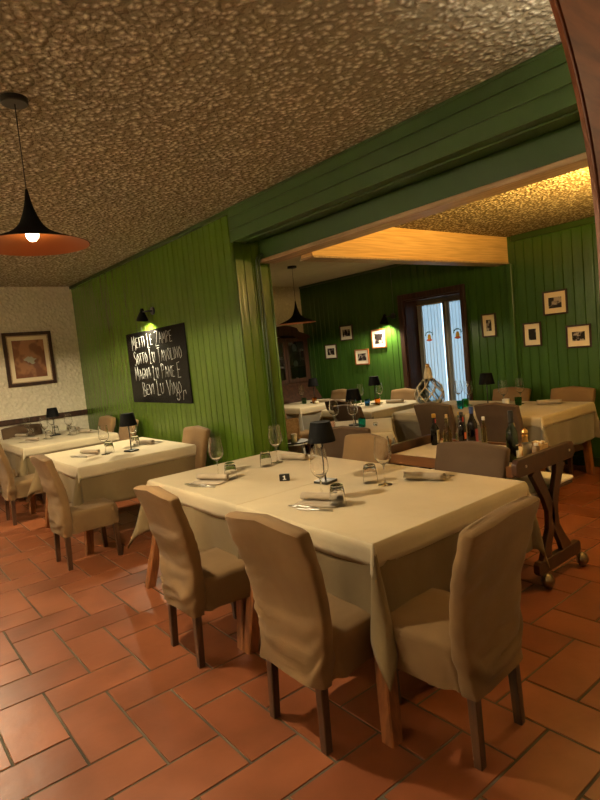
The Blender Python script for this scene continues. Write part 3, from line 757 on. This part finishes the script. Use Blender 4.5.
def wall_lamp(x, y, z, lab, power, col, yaw_=0, cord=False):
    root = empty('wall_lamp', (x, y, z), 0, lab, 'wall lamp')
    b = MB(); b.lathe([(.0001, 0), (.045, 0), (.045, .018), (.0001, .018)], 22, (0, 0, 0), Matrix.Rotation(-PI/2, 4, 'Y')); b.build('wall_plate', 'black', root, 35)
    b = MB(); b.tube([(-.015, 0, 0), (-.07, .03, .0), (-.10, .07, 0)], .008, 8); b.build('arm', 'black', root, 'all')
    M = Matrix.Translation((-.10, .10, -.03)) @ Matrix.Rotation(R(10), 4, 'X')
    b = MB(); b.lathe([(.014, .07), (.020, .06), (.024, .035), (.050, -.015), (.068, -.055), (.070, -.075), (.067, -.075), (.065, -.055), (.047, -.014), (.02, .034), (.0001, .05)], 26, (0, 0, 0), M, cap0=True); b.build('shade', 'black_matte', root, 40)
    b = MB(); b.lathe([(.0001, -.052), (.022, -.046), (.036, -.03), (.034, -.012), (.015, .005)], 18, (0, 0, 0), M); b.build('bulb', 'bulb_white', root, 'all')
    if cord:
        b = MB(); b.tube([(-.006, -.01, .02), (-.004, -.015, .3), (-.004, -.012, .66)], .004, 6); b.build('cord', 'green_gloss', root, 'all')
    light('lamp_light', 'SPOT', (-.10, .105, -.10), power, col, .03, root, spot=R(150), rot=(R(10), R(6), 0), blend=.7)
    return root
wall_lamp(XW-.0065, 6.28, 2.27, 'small black wall lamp over the blackboard', 60, (1, .86, .55))
wall_lamp(XR-.0065, 5.78, 2.02, 'small black wall lamp left of the window', 42, (1, .86, .58), cord=True)

# ---------------------------------------------------------------- blackboard with chalk writing
bb = empty('blackboard', (XW-.0085, 6.36, 1.62), 0, 'black menu board with handwritten chalk lines on the green wall', 'blackboard')
b = MB(); b.box(-.008, .008, -.81, .81, -.44, .44, .002); b.build('panel', 'blackboard', bb)
# strokes in a unit box (0..1 wide, 0..1 high)
G = {
 'M': (1.0, [[(0, 0), (.12, 1), (.45, .35), (.8, 1), (.95, 0)]]), 'E': (.65, [[(.6, 1), (.05, .95), (0, .02), (.62, .05)], [(.02, .52), (.5, .54)]]),
 'T': (.75, [[(0, .97), (.75, 1)], [(.38, .98), (.34, 0)]]), 'I': (.25, [[(.12, 1), (.1, 0)]]), 'L': (.6, [[(.08, 1), (0, 0), (.55, .05)]]),
 'Z': (.85, [[(0, .95), (.8, 1), (.02, .02), (.85, .05)]]), 'A': (.8, [[(0, 0), (.4, 1), (.75, 0)], [(.15, .38), (.62, .4)]]),
 'P': (.7, [[(.05, 0), (.08, 1), (.6, .9), (.62, .6), (.08, .48)]]), 'S': (.65, [[(.6, .88), (.35, 1), (.05, .85), (.1, .6), (.55, .42), (.55, .12), (.25, 0), (0, .12)]]),
 'O': (.75, [[(.38, 1), (.08, .8), (.02, .35), (.3, 0), (.65, .15), (.72, .65), (.38, 1)]]), 'U': (.75, [[(.02, 1), (.05, .2), (.35, 0), (.65, .25), (.7, 1)]]),
 'V': (.8, [[(0, 1), (.38, 0), (.8, 1)]]), 'N': (.85, [[(.02, 0), (.05, 1), (.72, .03), (.78, 1)]]),
 'G': (.8, [[(.7, .85), (.35, 1), (.05, .6), (.1, .15), (.4, 0), (.7, .2), (.7, .48), (.45, .46)]]), 'B': (.7, [[(.05, 0), (.06, 1), (.5, .92), (.52, .62), (.06, .52), (.62, .42), (.6, .08), (.05, 0)]]), ' ': (.5, [])}
lines = [('METTI LE ZAMPE', .64, .245, 1.16, 'MLZ'), ('SOTTO LU TAVOLINO', .62, .045, 1.33, 'SLT'), ('MAGNA LU PANE E', .64, -.15, 1.28, 'MLP'), ('BEVI LU VINO', .46, -.345, 1.08, 'BLV')]
b = MB(); random.seed(3)
for txt, ystart, zb, width, caps in lines:
    tot = sum(G[c][0]*(1.25 if (i == 0 or txt[i-1] == ' ') else 1)+.22 for i, c in enumerate(txt)); sc = width/tot; px = 0
    for i, c in enumerate(txt):
        cap = (i == 0 or txt[i-1] == ' ') and c != ' '; h = .178 if cap else .128; w_ = sc*(1.25 if cap else 1)
        dz = random.uniform(-.008, .008) - (.018 if cap else 0)
        for st in G[c][1]:
            P = []
            for (a0, c0), (a1, c1) in zip(st, st[1:]):
                for k in range(3): P.append((a0+(a1-a0)*k/3, c0+(c1-c0)*k/3))
            P.append(st[-1])
            b.tube([(-.0095, ystart-(px+u*w_)-.006*math.sin(v*5), zb+dz+v*h+px*.015) for u, v in P], .0028, 4)
        px += G[c][0]*w_+.22*sc
b.tube([(-.0095, -.50+.03*math.cos(a)*1.3, -.36+.045*math.sin(a)) for a in [k*PI/6 for k in range(12)]], .003, 4)
b.tube([(-.0095, -.62, -.40), (-.0095, -.64, -.30), (-.0095, -.69, -.29), (-.0095, -.70, -.33)], .003, 4)
b.build('chalk_writing', 'chalk', bb, 'all')

# ---------------------------------------------------------------- framed pictures
def frame(name, axis, cx, cz, w, h, depth, fmat, mmat, pmat, fw, mw, lab, plane, cat='framed photograph', mh=None, inner=None):
    mh = mh or mw
    root = empty(name, (plane, cx, cz) if axis == 'x' else (cx, plane, cz), 0, lab, cat)
    if axis == 'y': root.rotation_euler = (0, 0, PI/2); 
    # built in local frame looking along -x : face at x=-depth
    def bx(b, y0, y1, z0, z1, x0, x1, bev=0): b.box(x0, x1, y0, y1, z0, z1, bev)
    b = MB(); W, Hh = w/2, h/2
    bx(b, -W, W, Hh-fw, Hh, -depth, -.002, .002); bx(b, -W, W, -Hh, -Hh+fw, -depth, -.002, .002)
    bx(b, -W, -W+fw, -Hh+fw, Hh-fw, -depth, -.002, .002); bx(b, W-fw, W, -Hh+fw, Hh-fw, -depth, -.002, .002); b.build('frame', fmat, root)
    if inner:
        b = MB(); g = fw+.004; t = .012
        bx(b, -W+g-.004, W-g+.004, Hh-g-t, Hh-g+.004, -depth*.8, -.004); bx(b, -W+g-.004, W-g+.004, -Hh+g-.004, -Hh+g+t, -depth*.8, -.004)
        bx(b, -W+g-.004, -W+g+t, -Hh+g+t, Hh-g-t, -depth*.8, -.004); bx(b, W-g-t, W-g+.004, -Hh+g+t, Hh-g-t, -depth*.8, -.004); b.build('inner_frame', inner, root)
    b = MB(); bx(b, -W+fw*.6, W-fw*.6, -Hh+fw*.6, Hh-fw*.6, -depth*.5, -.003); b.build('mat_board', mmat, root)
    b = MB(); bx(b, -W+fw+mw, W-fw-mw, -Hh+fw+mh, Hh-fw-mh, -depth*.5-.002, -depth*.5); b.build('picture', pmat, root)
    return root
pr = frame('framed_painting', 'y', 2.16, 1.91, .68, .80, .035, 'dark_wood', 'mat_board', 'old_painting', .05, .07, 'large painting in a dark and gilt frame on the white wall', YF-.0005, 'painting', inner='trim_wood')
# pale reflection put in as a painted patch on a rust ground
plain('reflection_grey', (.30, .27, .20), .6)
b = MB(); b.prism([((.075+.018*math.sin(3*a+1)+.012*math.sin(5*a))*math.cos(a)-.01, (.05+.016*math.sin(2*a)+.010*math.cos(7*a))*math.sin(a)-.02) for a in [2*PI*k/26 for k in range(26)]], 'x', -.022, -.0196); b.build('reflection_patch', 'reflection_grey', pr)
data = [(7.25, 1.57, .30, .25, 'lowest small framed photograph, leftmost on the far green wall'), (6.83, 1.855, .30, .25, 'highest small framed photograph on the left of the far green wall'),
        (6.515, 1.44, .31, .25, 'small brown framed photograph, third from the left, hung low'), (6.115, 1.705, .30, .29, 'small brown framed photograph just under the wall lamp'),
        (4.18, 1.725, .21, .30, 'upright framed photograph between the window and the pilaster'), (3.60, 1.56, .23, .29, 'upright framed photograph right of the pilaster, lower left of three'),
        (3.30, 1.905, .29, .28, 'wide framed photograph, highest of three at the right'), (3.05, 1.495, .28, .26, 'wide framed photograph, rightmost of all on the green wall')]
for k, (y, z, w, h, lab) in enumerate(data):
    fm = 'mahogany_edge' if k in (2, 3) else 'dark_wood'
    frame('framed_photograph', 'x', y, z, w, h, .022, fm, 'mat_white' if k < 4 else 'mat_board', 'photo_%d' % k, .018, .045 if k < 4 else .05, lab, XR-.0005, mh=.05 if k < 4 else .06)

# ---------------------------------------------------------------- tall cabinet in the far room
cab = empty('display_cabinet', (5.80, 7.93, 0), 0, 'tall dark carved cabinet with an arched top in the far corner', 'cabinet')
b = MB()
b.box(-.52, .52, -.50, -.01, .08, .80, .01); b.prism([(-.54, .80), (-.01, .80), (-.01, 1.08), (-.30, 1.08)], 'x', -.52, .52); b.box(-.54, .54, -.53, -.005, 0, .08, .01)
b.box(-.50, -.44, -.30, -.01, 1.08, 1.86); b.box(.44, .50, -.30, -.01, 1.08, 1.86); b.box(-.44, .44, -.03, -.01, 1.08, 1.9); b.box(-.5, .5, -.3, -.01, 1.08, 1.11)
b.build('body', 'dark_wood', cab)
for z in (1.36, 1.62):
    b = MB(); b.box(-.44, .44, -.27, -.03, z, z+.015); b.build('shelf', 'dark_wood', cab)
b = MB(); n = 24
def archz(x): return 1.86 + .20*math.cos(PI/2*min(1, abs(x)/.52))**.8 - (.05*math.sin(PI*min(1, abs(x)/.5)) if abs(x) > .3 else 0)
poly = [(-.54, 1.84)] + [(-.54+1.08*k/n, archz(-.54+1.08*k/n)+.02) for k in range(n+1)] + [(.54, 1.84), (.40, 1.84)] + [(.40-.80*k/12, 1.80+.12*math.sin(PI*k/12)) for k in range(13)] + [(-.40, 1.84)]
b.prism(poly, 'y', -.33, -.01); bmesh.ops.triangulate(b.bm, faces=[f for f in b.bm.faces if len(f.verts) > 4]); b.build('crown', 'dark_wood', cab)
for sx in (-1, 1):
    d = MB(); x0, x1 = (-.44, -.005) if sx < 0 else (.005, .44)
    d.box(x0, x0+.05, -.325, -.30, 1.11, 1.86); d.box(x1-.05, x1, -.325, -.30, 1.11, 1.86); d.box(x0+.05, x1-.05, -.325, -.30, 1.11, 1.17); d.box(x0+.05, x1-.05, -.325, -.30, 1.80, 1.86)
    o = d.build('door', 'dark_wood', cab); g_ = MB(); g_.box(x0+.05, x1-.05, -.315, -.311, 1.17, 1.80); g_.build('pane', 'glass', o)
for z0, z1 in ((.12, .32), (.34, .54), (.56, .76)):
    d = MB(); d.box(-.47, .47, -.515, -.50, z0, z1, .006); o = d.build('drawer', 'dark_wood', cab)
    for x in (-.25, .25): k_ = MB(); k_.lathe([(.0001, 0), (.014, 0), (.02, .014), (.0001, .02)], 12, (x, -.515, (z0+z1)/2), Matrix.Rotation(PI/2, 4, 'X')); k_.build('knob', 'brass', o, 'all')
dz_ = [(1.11, .10, .30), (1.375, .09, .28), (1.635, .10, .30)]
words = ['lowest', 'middle', 'top']
for r_i, (z, _, _) in enumerate(dz_):
    for k, x in enumerate((-.30, -.12, .10, .30)):
        b = MB(); h = .07+.03*((k+r_i) % 3); b.lathe([(.0001, .002), (.03, .002), (.042, h*.45), (.028, h*.8), (.018, h), (.0001, h)], 14)
        o = b.build('porcelain_jar', 'white_plastic', None, 'all'); o.location = (5.80+x, 7.93-.17, z+.0)
        tag(o, 'small white china piece on the %s shelf of the dark cabinet' % words[r_i], 'china', 'china on the %s shelf of the dark cabinet' % words[r_i])
# small wall plaque by the far pendant
b = MB(); b.box(4.84, 4.98, YR-.02, YR-.001, 2.02, 2.18, .004); o = b.build('wall_plaque', 'dark_wood'); tag(o, 'small dark square plaque on the white wall beside the column', 'wall plaque')

# ---------------------------------------------------------------- trolley
tr = empty('serving_trolley', (3.40, 2.40, 0), 0, 'dark wooden serving trolley with curved X shaped ends, right of the near table', 'serving trolley')
TI = Matrix.Translation((-3.40, -2.40, 0))
def tpart(b, name, mat, sm=False, par=None):
    bmesh.ops.transform(b.bm, matrix=TI, verts=b.bm.verts); return b.build(name, mat, par or tr, sm)
b = MB(); b.box(3.07, 3.70, 1.865, 2.90, .775, .800, .004); tpart(b, 'tray_top', 'cart_top_wood')
for x0 in (3.045, 3.701):
    b = MB(); b.box(x0, x0+.024, 1.865, 2.90, .745, .815, .004); tpart(b, 'side_rail', 'cart_top_wood')
def strip(b, pts, w, y0, y1):
    rings = []
    for i, p in enumerate(pts):
        a = Vector(pts[max(i-1, 0)]); c = Vector(pts[min(i+1, len(pts)-1)]); t = (c-a).normalized(); nn = Vector((-t.y, t.x))
        ww = w[i]/2; l = Vector(p)-nn*ww; r = Vector(p)+nn*ww
        rings.append([Vector((l.x, y0, l.y)), Vector((r.x, y0, r.y)), Vector((r.x, y1, r.y)), Vector((l.x, y1, l.y))])
    b.loft(rings)
for (y0, y1) in ((1.825, 1.862), (2.903, 2.94)):
    b = MB()
    b.prism([(3.02, .775), (3.045, .752), (3.71, .752), (3.735, .775), (3.735, .835), (3.71, .862), (3.045, .862), (3.02, .835)], 'y', y0, y1)
    strip(b, [(3.23, .76), (3.28, .68), (3.345, .58), (3.395, .48), (3.40, .42), (3.385, .34), (3.34, .25), (3.31, .15)], [.10, .085, .075, .08, .085, .075, .08, .12], y0+.002, y1-.002)
    strip(b, [(3.55, .76), (3.52, .68), (3.475, .58), (3.445, .48), (3.44, .42), (3.46, .34), (3.52, .25), (3.585, .15)], [.12, .085, .075, .08, .085, .075, .08, .12], y0+.002, y1-.002)
    b.prism([(3.20, .105), (3.22, .085), (3.73, .085), (3.75, .105), (3.75, .155), (3.73, .172), (3.22, .172), (3.20, .155)], 'y', y0-.002, y1+.002)
    o = tpart(b, 'end_frame', 'cart_wood')
    m = o.modifiers.new('bevel', 'BEVEL'); m.width = .004; m.segments = 2; m.limit_method = 'ANGLE'
for x in (3.24, 3.70):
    for y in (1.835, 2.93):
        b = MB(); M = Matrix.Rotation(PI/2, 4, 'X')
        pr_ = [(.0001, -.036), (.022, -.034), (.040, -.020), (.048, -.006), (.042, -.003), (.042, .003), (.048, .006), (.040, .020), (.022, .034), (.0001, .036)]
        b.lathe(pr_, 22, (x+.02, y-.03, .0482), M); b.tube([(x, y, .10), (x+.005, y-.01, .062)], .010, 8); tpart(b, 'caster', 'bronze', 35)
b = MB(); b.tube([(3.42, 1.86, .26), (3.42, 2.905, .26)], .010, 8); tpart(b, 'stretcher_rod', 'cart_wood', 'all')
b = MB(); b.box(3.12, 3.80, 1.88, 2.885, .552, .572, .004); tpart(b, 'lower_shelf', 'cart_wood')
for x in (3.12, 3.66):
    for y in (1.852, 2.912):
        b = MB(); b.tube([(x, y-.033*(1 if y < 2 else -1), .81), (x, y-.026*(1 if y < 2 else -1), .81)], .009, 10); tpart(b, 'bolt', 'steel')
b = MB(); b.box(3.09, 3.83, 1.885, 2.88, .5725, .600, .011, seg=3); o = b.build('folded_linen', 'white_linen', None, 35); tag(o, 'folded white linen cloth on the lower shelf of the trolley', 'linen')
b = MB(); b.box(3.10, 3.67, 1.89, 2.875, .8005, .8035, .001); o = b.build('tray_cloth', 'overlay'); tag(o, 'cream paper cloth covering the trolley top', 'cloth')
CT = .8045
def bottle(x, y, prof, mat, cap, label=None, lab='', seg=24, liquid=None, cat='bottle'):
    root = empty('bottle', (x, y, CT), random.random()*0+R(40), lab, cat)
    b = MB(); b.lathe([(.0001, 0)]+prof, seg, cap1=True); b.build('body', mat, root, 35)
    cm, c0, c1, crad = cap
    b = MB(); b.lathe([(crad*.98, c0), (crad, c0+.002), (crad, c1-.003), (crad*.8, c1), (.0001, c1)], 18, cap0=True); b.build('cap', cm, root, 35)
    if label:
        for lm, z0, z1, rr in label:
            b = MB(); n = 18; rings = []
            for k in range(n+1):
                a = R(180+25)+R(210)*k/n
                rings.append([Vector(((rr+d)*math.cos(a), (rr+d)*math.sin(a), z)) for d, z in ((.0003, z0), (.0012, z0), (.0012, z1), (.0003, z1))])
            b.loft(rings); b.build('label', lm, root, 60)
    return root
def wprof(r, h, nr=.0135, sh=.62): return [(r*.9, 0), (r, .006), (r, h*sh), (r*.85, h*(sh+.06)), (nr*1.25, h*(sh+.15)), (nr, h*(sh+.20)), (nr, h*.985), (nr*.9, h*.986)]
bottle(3.51, 2.80, wprof(.034, .24, .013, .52), 'bottle_dark', ('gold', .215, .245, .0165), [('label_cream', .02, .12, .034), ('red_cap', .172, .205, .0138)], 'dark liqueur bottle with gold cap and cream label, leftmost on the trolley')
bottle(3.56, 2.72, [(.03, 0), (.036, .008), (.038, .07), (.030, .11), (.014, .15), (.012, .20), (.015, .21)], 'oil', ('cork', .205, .235, .011), None, 'clear glass cruet with cork, second bottle from the left', cat='cruet')
bottle(3.60, 2.63, [(.03, 0), (.036, .008), (.038, .08), (.030, .12), (.014, .16), (.012, .22), (.015, .23)], 'glass_grey', ('gold', .225, .25, .012), None, 'clear glass cruet with gilt stopper, third bottle from the left', cat='cruet')
bottle(3.53, 2.56, wprof(.028, .25, .012, .60), 'bottle_dark', ('black', .24, .262, .0145), [('label_orange', .06, .11, .028), ('red_cap', .165, .225, .0136)], 'dark vinegar bottle with red neck and orange label')
bottle(3.46, 2.42, wprof(.036, .31, .0145, .60), 'bottle_dark', ('blue_cap', .265, .315, .0165), [('label_red', .03, .155, .036)], 'tall dark bottle with blue cap and wine red label')
bottle(3.66, 2.56, wprof(.022, .22, .010, .60), 'oil', ('black', .205, .23, .013), None, 'slim oil bottle behind the red-necked vinegar bottle')
bottle(3.66, 2.46, wprof(.020, .20, .009, .60), 'oil', ('white_plastic', .185, .21, .012), None, 'slim oil bottle with white cap behind the blue-capped bottle')
bottle(3.235, 1.975, wprof(.037, .325, .0145, .56), 'bottle_green', ('black', .25, .328, .0168), [('label_white', .028, .075, .037), ('label_cream', .105, .112, .037)], 'tall dark green wine bottle with white label at the trolley end')
# pepper mill, metal shaker, toothpick glass, sugar box
def mill(x, y, h, lab):
    root = empty('pepper_mill', (x, y, CT), 0, lab, 'pepper mill')
    b = MB(); b.lathe([(.0001, 0), (.026, 0), (.026, .02), (.019, .045), (.024, .08), (.018, h*.62), (.022, h*.72), (.012, h*.76)], 20, cap1=True); b.build('body', 'brass', root, 35)
    b = MB(); b.lathe([(.0001, h*.76), (.018, h*.765), (.023, h*.84), (.018, h*.92), (.006, h*.95), (.009, h*.98), (.0001, h)], 20); b.build('head', 'brass', root, 35)
mill(3.38, 2.06, .24, 'tall brass pepper mill behind the green wine bottle'); mill(3.43, 2.0, .185, 'short brass pepper mill right of the green wine bottle')
b = MB(); b.lathe([(.0001, 0), (.027, 0), (.031, .105), (.029, .105), (.025, .006), (.0001, .006)], 22); o = b.build('metal_beaker', 'steel', None, 35); o.location = (3.33, 1.93, CT); tag(o, 'shiny metal beaker beside the green wine bottle', 'beaker')
tg = empty('toothpick_glass', (3.155, 2.03, CT), 0, 'glass full of toothpicks left of the green wine bottle', 'glass')
b = MB(); b.lathe([(.0001, 0), (.032, 0), (.036, .075), (.034, .075), (.030, .005), (.0001, .005)], 20); b.build('glass', 'glass', tg, 'all')
b = MB(); random.seed(5)
for k in range(46):
    a = random.random()*2*PI; r0 = random.random()*.024; b.tube([(r0*math.cos(a), r0*math.sin(a), .008), (r0*1.35*math.cos(a+.3), r0*1.35*math.sin(a+.3), .095+random.random()*.02)], .0014, 4)
b.build('toothpicks', 'label_cream', tg)['kind'] = 'stuff'
sb = empty('sugar_box', (3.50, 1.955, CT), R(5), 'small wooden box of sugar sachets at the trolley end', 'box')
b = MB(); w_, d_, h_ = .062, .045, .065
b.box(-w_, w_, -d_, d_, 0, .006); b.box(-w_, w_, -d_, -d_+.006, .006, h_); b.box(-w_, w_, d_-.006, d_, .006, h_); b.box(-w_, -w_+.006, -d_+.006, d_-.006, .006, h_); b.box(w_-.006, w_, -d_+.006, d_-.006, .006, h_)
b.build('box', 'trim_wood', sb)
random.seed(11)
for k in range(12):
    x = 3.50-.045+.0165*(k % 6); y = 1.955+(-.018 if k < 6 else .02); o_ = MB(); M = Matrix.Rotation(random.uniform(-.3, .3), 4, 'Y')
    o_.box(-.006, .006, -.014, .014, 0, .075, .002, M); m_ = ['mat_white', 'cork', 'label_cream'][k % 3]
    o = o_.build('sugar_sachet', m_); o.location = (x, y, CT+.0075); tag(o, 'paper sugar sachet standing in the wooden box on the trolley', 'sugar sachet', 'sugar sachets in the wooden box')

# ---------------------------------------------------------------- demijohn in a rope net
dj = empty('demijohn', (5.50, 4.42, TT+.001), 0, 'big glass demijohn in a pale rope net with a cork, before the window', 'demijohn')
b = MB(); prof = [(.0001, 0), (.09, .0), (.12, .02), (.152, .10), (.155, .15), (.135, .22), (.09, .28), (.045, .31), (.036, .33)]
b.lathe(prof+[(.032, .33), (.042, .306), (.086, .276), (.130, .218), (.150, .15), (.146, .10), (.116, .026), (.0001, .008)], 28); b.build('glass_body', 'glass_grey', dj, 'all')
def pr_at(z):
    for (r0, z0), (r1, z1) in zip(prof[1:], prof[2:]):
        if z0 <= z <= z1: return r0+(r1-r0)*(z-z0)/(z1-z0+1e-9)
    return .04
b = MB()
lev = [(.098, .004), (.160, .075), (.172, .155), (.142, .225), (.060, .300)]
def nd(l, k): a = 2*PI*(k+(.5 if l % 2 else 0))/7+.35; return (lev[l][0]*math.cos(a), lev[l][0]*math.sin(a), lev[l][1])
for l in range(4):
    for k in range(7):
        for q in ((k, k+1) if l % 2 else (k-1, k)): b.tube([nd(l, k), nd(l+1, q)], .0068, 6)
b.build('rope_net', 'rope', dj, 'all')
b = MB(); pts = [(.049-.018*i/110, 0) for i in range(1)]
b.tube([((.050-.020*i/150)*math.cos(i*.55), (.050-.020*i/150)*math.sin(i*.55), .285+.135*i/150) for i in range(151)], .0065, 6); b.lathe([(.046, .285), (.044, .30), (.028, .42), (.0001, .42)], 18, cap0=True); b.build('rope_neck', 'rope', dj, 'all')
b = MB(); b.lathe([(.0001, .415), (.022, .415), (.025, .46), (.0001, .46)], 16); b.build('cork', 'cork', dj, 35)

dj.scale = (1.05, 1.05, 1.16)
# ---------------------------------------------------------------- high chair by the column
hc = empty('high_chair', (3.51, 4.62, 0), R(-30), 'slim child high chair with a round black tray beside the column', 'high chair')
b = MB(); b.lathe([(.0001, .70), (.15, .70), (.155, .705), (.155, .715), (.0001, .715)], 28); b.build('tray', 'black', hc, 35)
b = MB(); b.lathe([(.13, .685), (.165, .69), (.165, .70), (.13, .699), (.13, .685)], 28); b.build('tray_rim', 'white_plastic', hc, 35)
for sx, s in ((-1, -1), (1, -1), (-1, 1), (1, 1)):
    b = MB(); b.tube([(sx*.15, s*.15, 0), (sx*.08, s*.08, .69)], .010, 8); b.build('leg', 'white_plastic', hc, 'all')
b = MB(); b.box(-.10, .10, .06, .09, .46, .95, .01, Matrix.Rotation(R(-10), 4, 'X')); b.build('backrest', 'trim_wood', hc)
b = MB(); b.box(-.11, .11, -.10, .12, .44, .465, .008); b.build('seat', 'leg_wood', hc)
b = MB(); b.lathe([(.0001, .7155), (.028, .7155), (.032, .80), (.0001, .80)], 18); o = b.build('paper_cup', 'mat_white', None, 35); o.location = (3.47, 4.56, 0.0005); tag(o, 'white cup on the black tray of the high chair', 'cup')

# ---------------------------------------------------------------- light, world, view
light('vestibule_fill', 'POINT', (0.4, -.9, 2.55), 2.5, (1, .74, .46), .12); light('vestibule_fill', 'POINT', (1.95, -.15, 2.35), 4, (1, .74, .46), .08)  # unseen fill lights added for the vestibule and to brighten the arch
w = bpy.data.worlds.new('world'); scene.world = w; w.use_nodes = True
bg = w.node_tree.nodes['Background']; bg.inputs[0].default_value = (.42, .66, .84, 1); bg.inputs[1].default_value = 1.5
scene.view_settings.view_transform = 'Standard'; scene.view_settings.look = 'None'; scene.view_settings.gamma = 1; scene.view_settings.exposure = 1.4
scene.view_settings.use_curve_mapping = False
try:
    scene.cycles.use_denoising = True; scene.cycles.max_bounces = 18; scene.cycles.transmission_bounces = 16; scene.cycles.diffuse_bounces = 4; scene.cycles.glossy_bounces = 4; scene.cycles.sample_clamp_indirect = 6; scene.cycles.caustics_refractive = False; scene.cycles.caustics_reflective = False
except Exception: pass
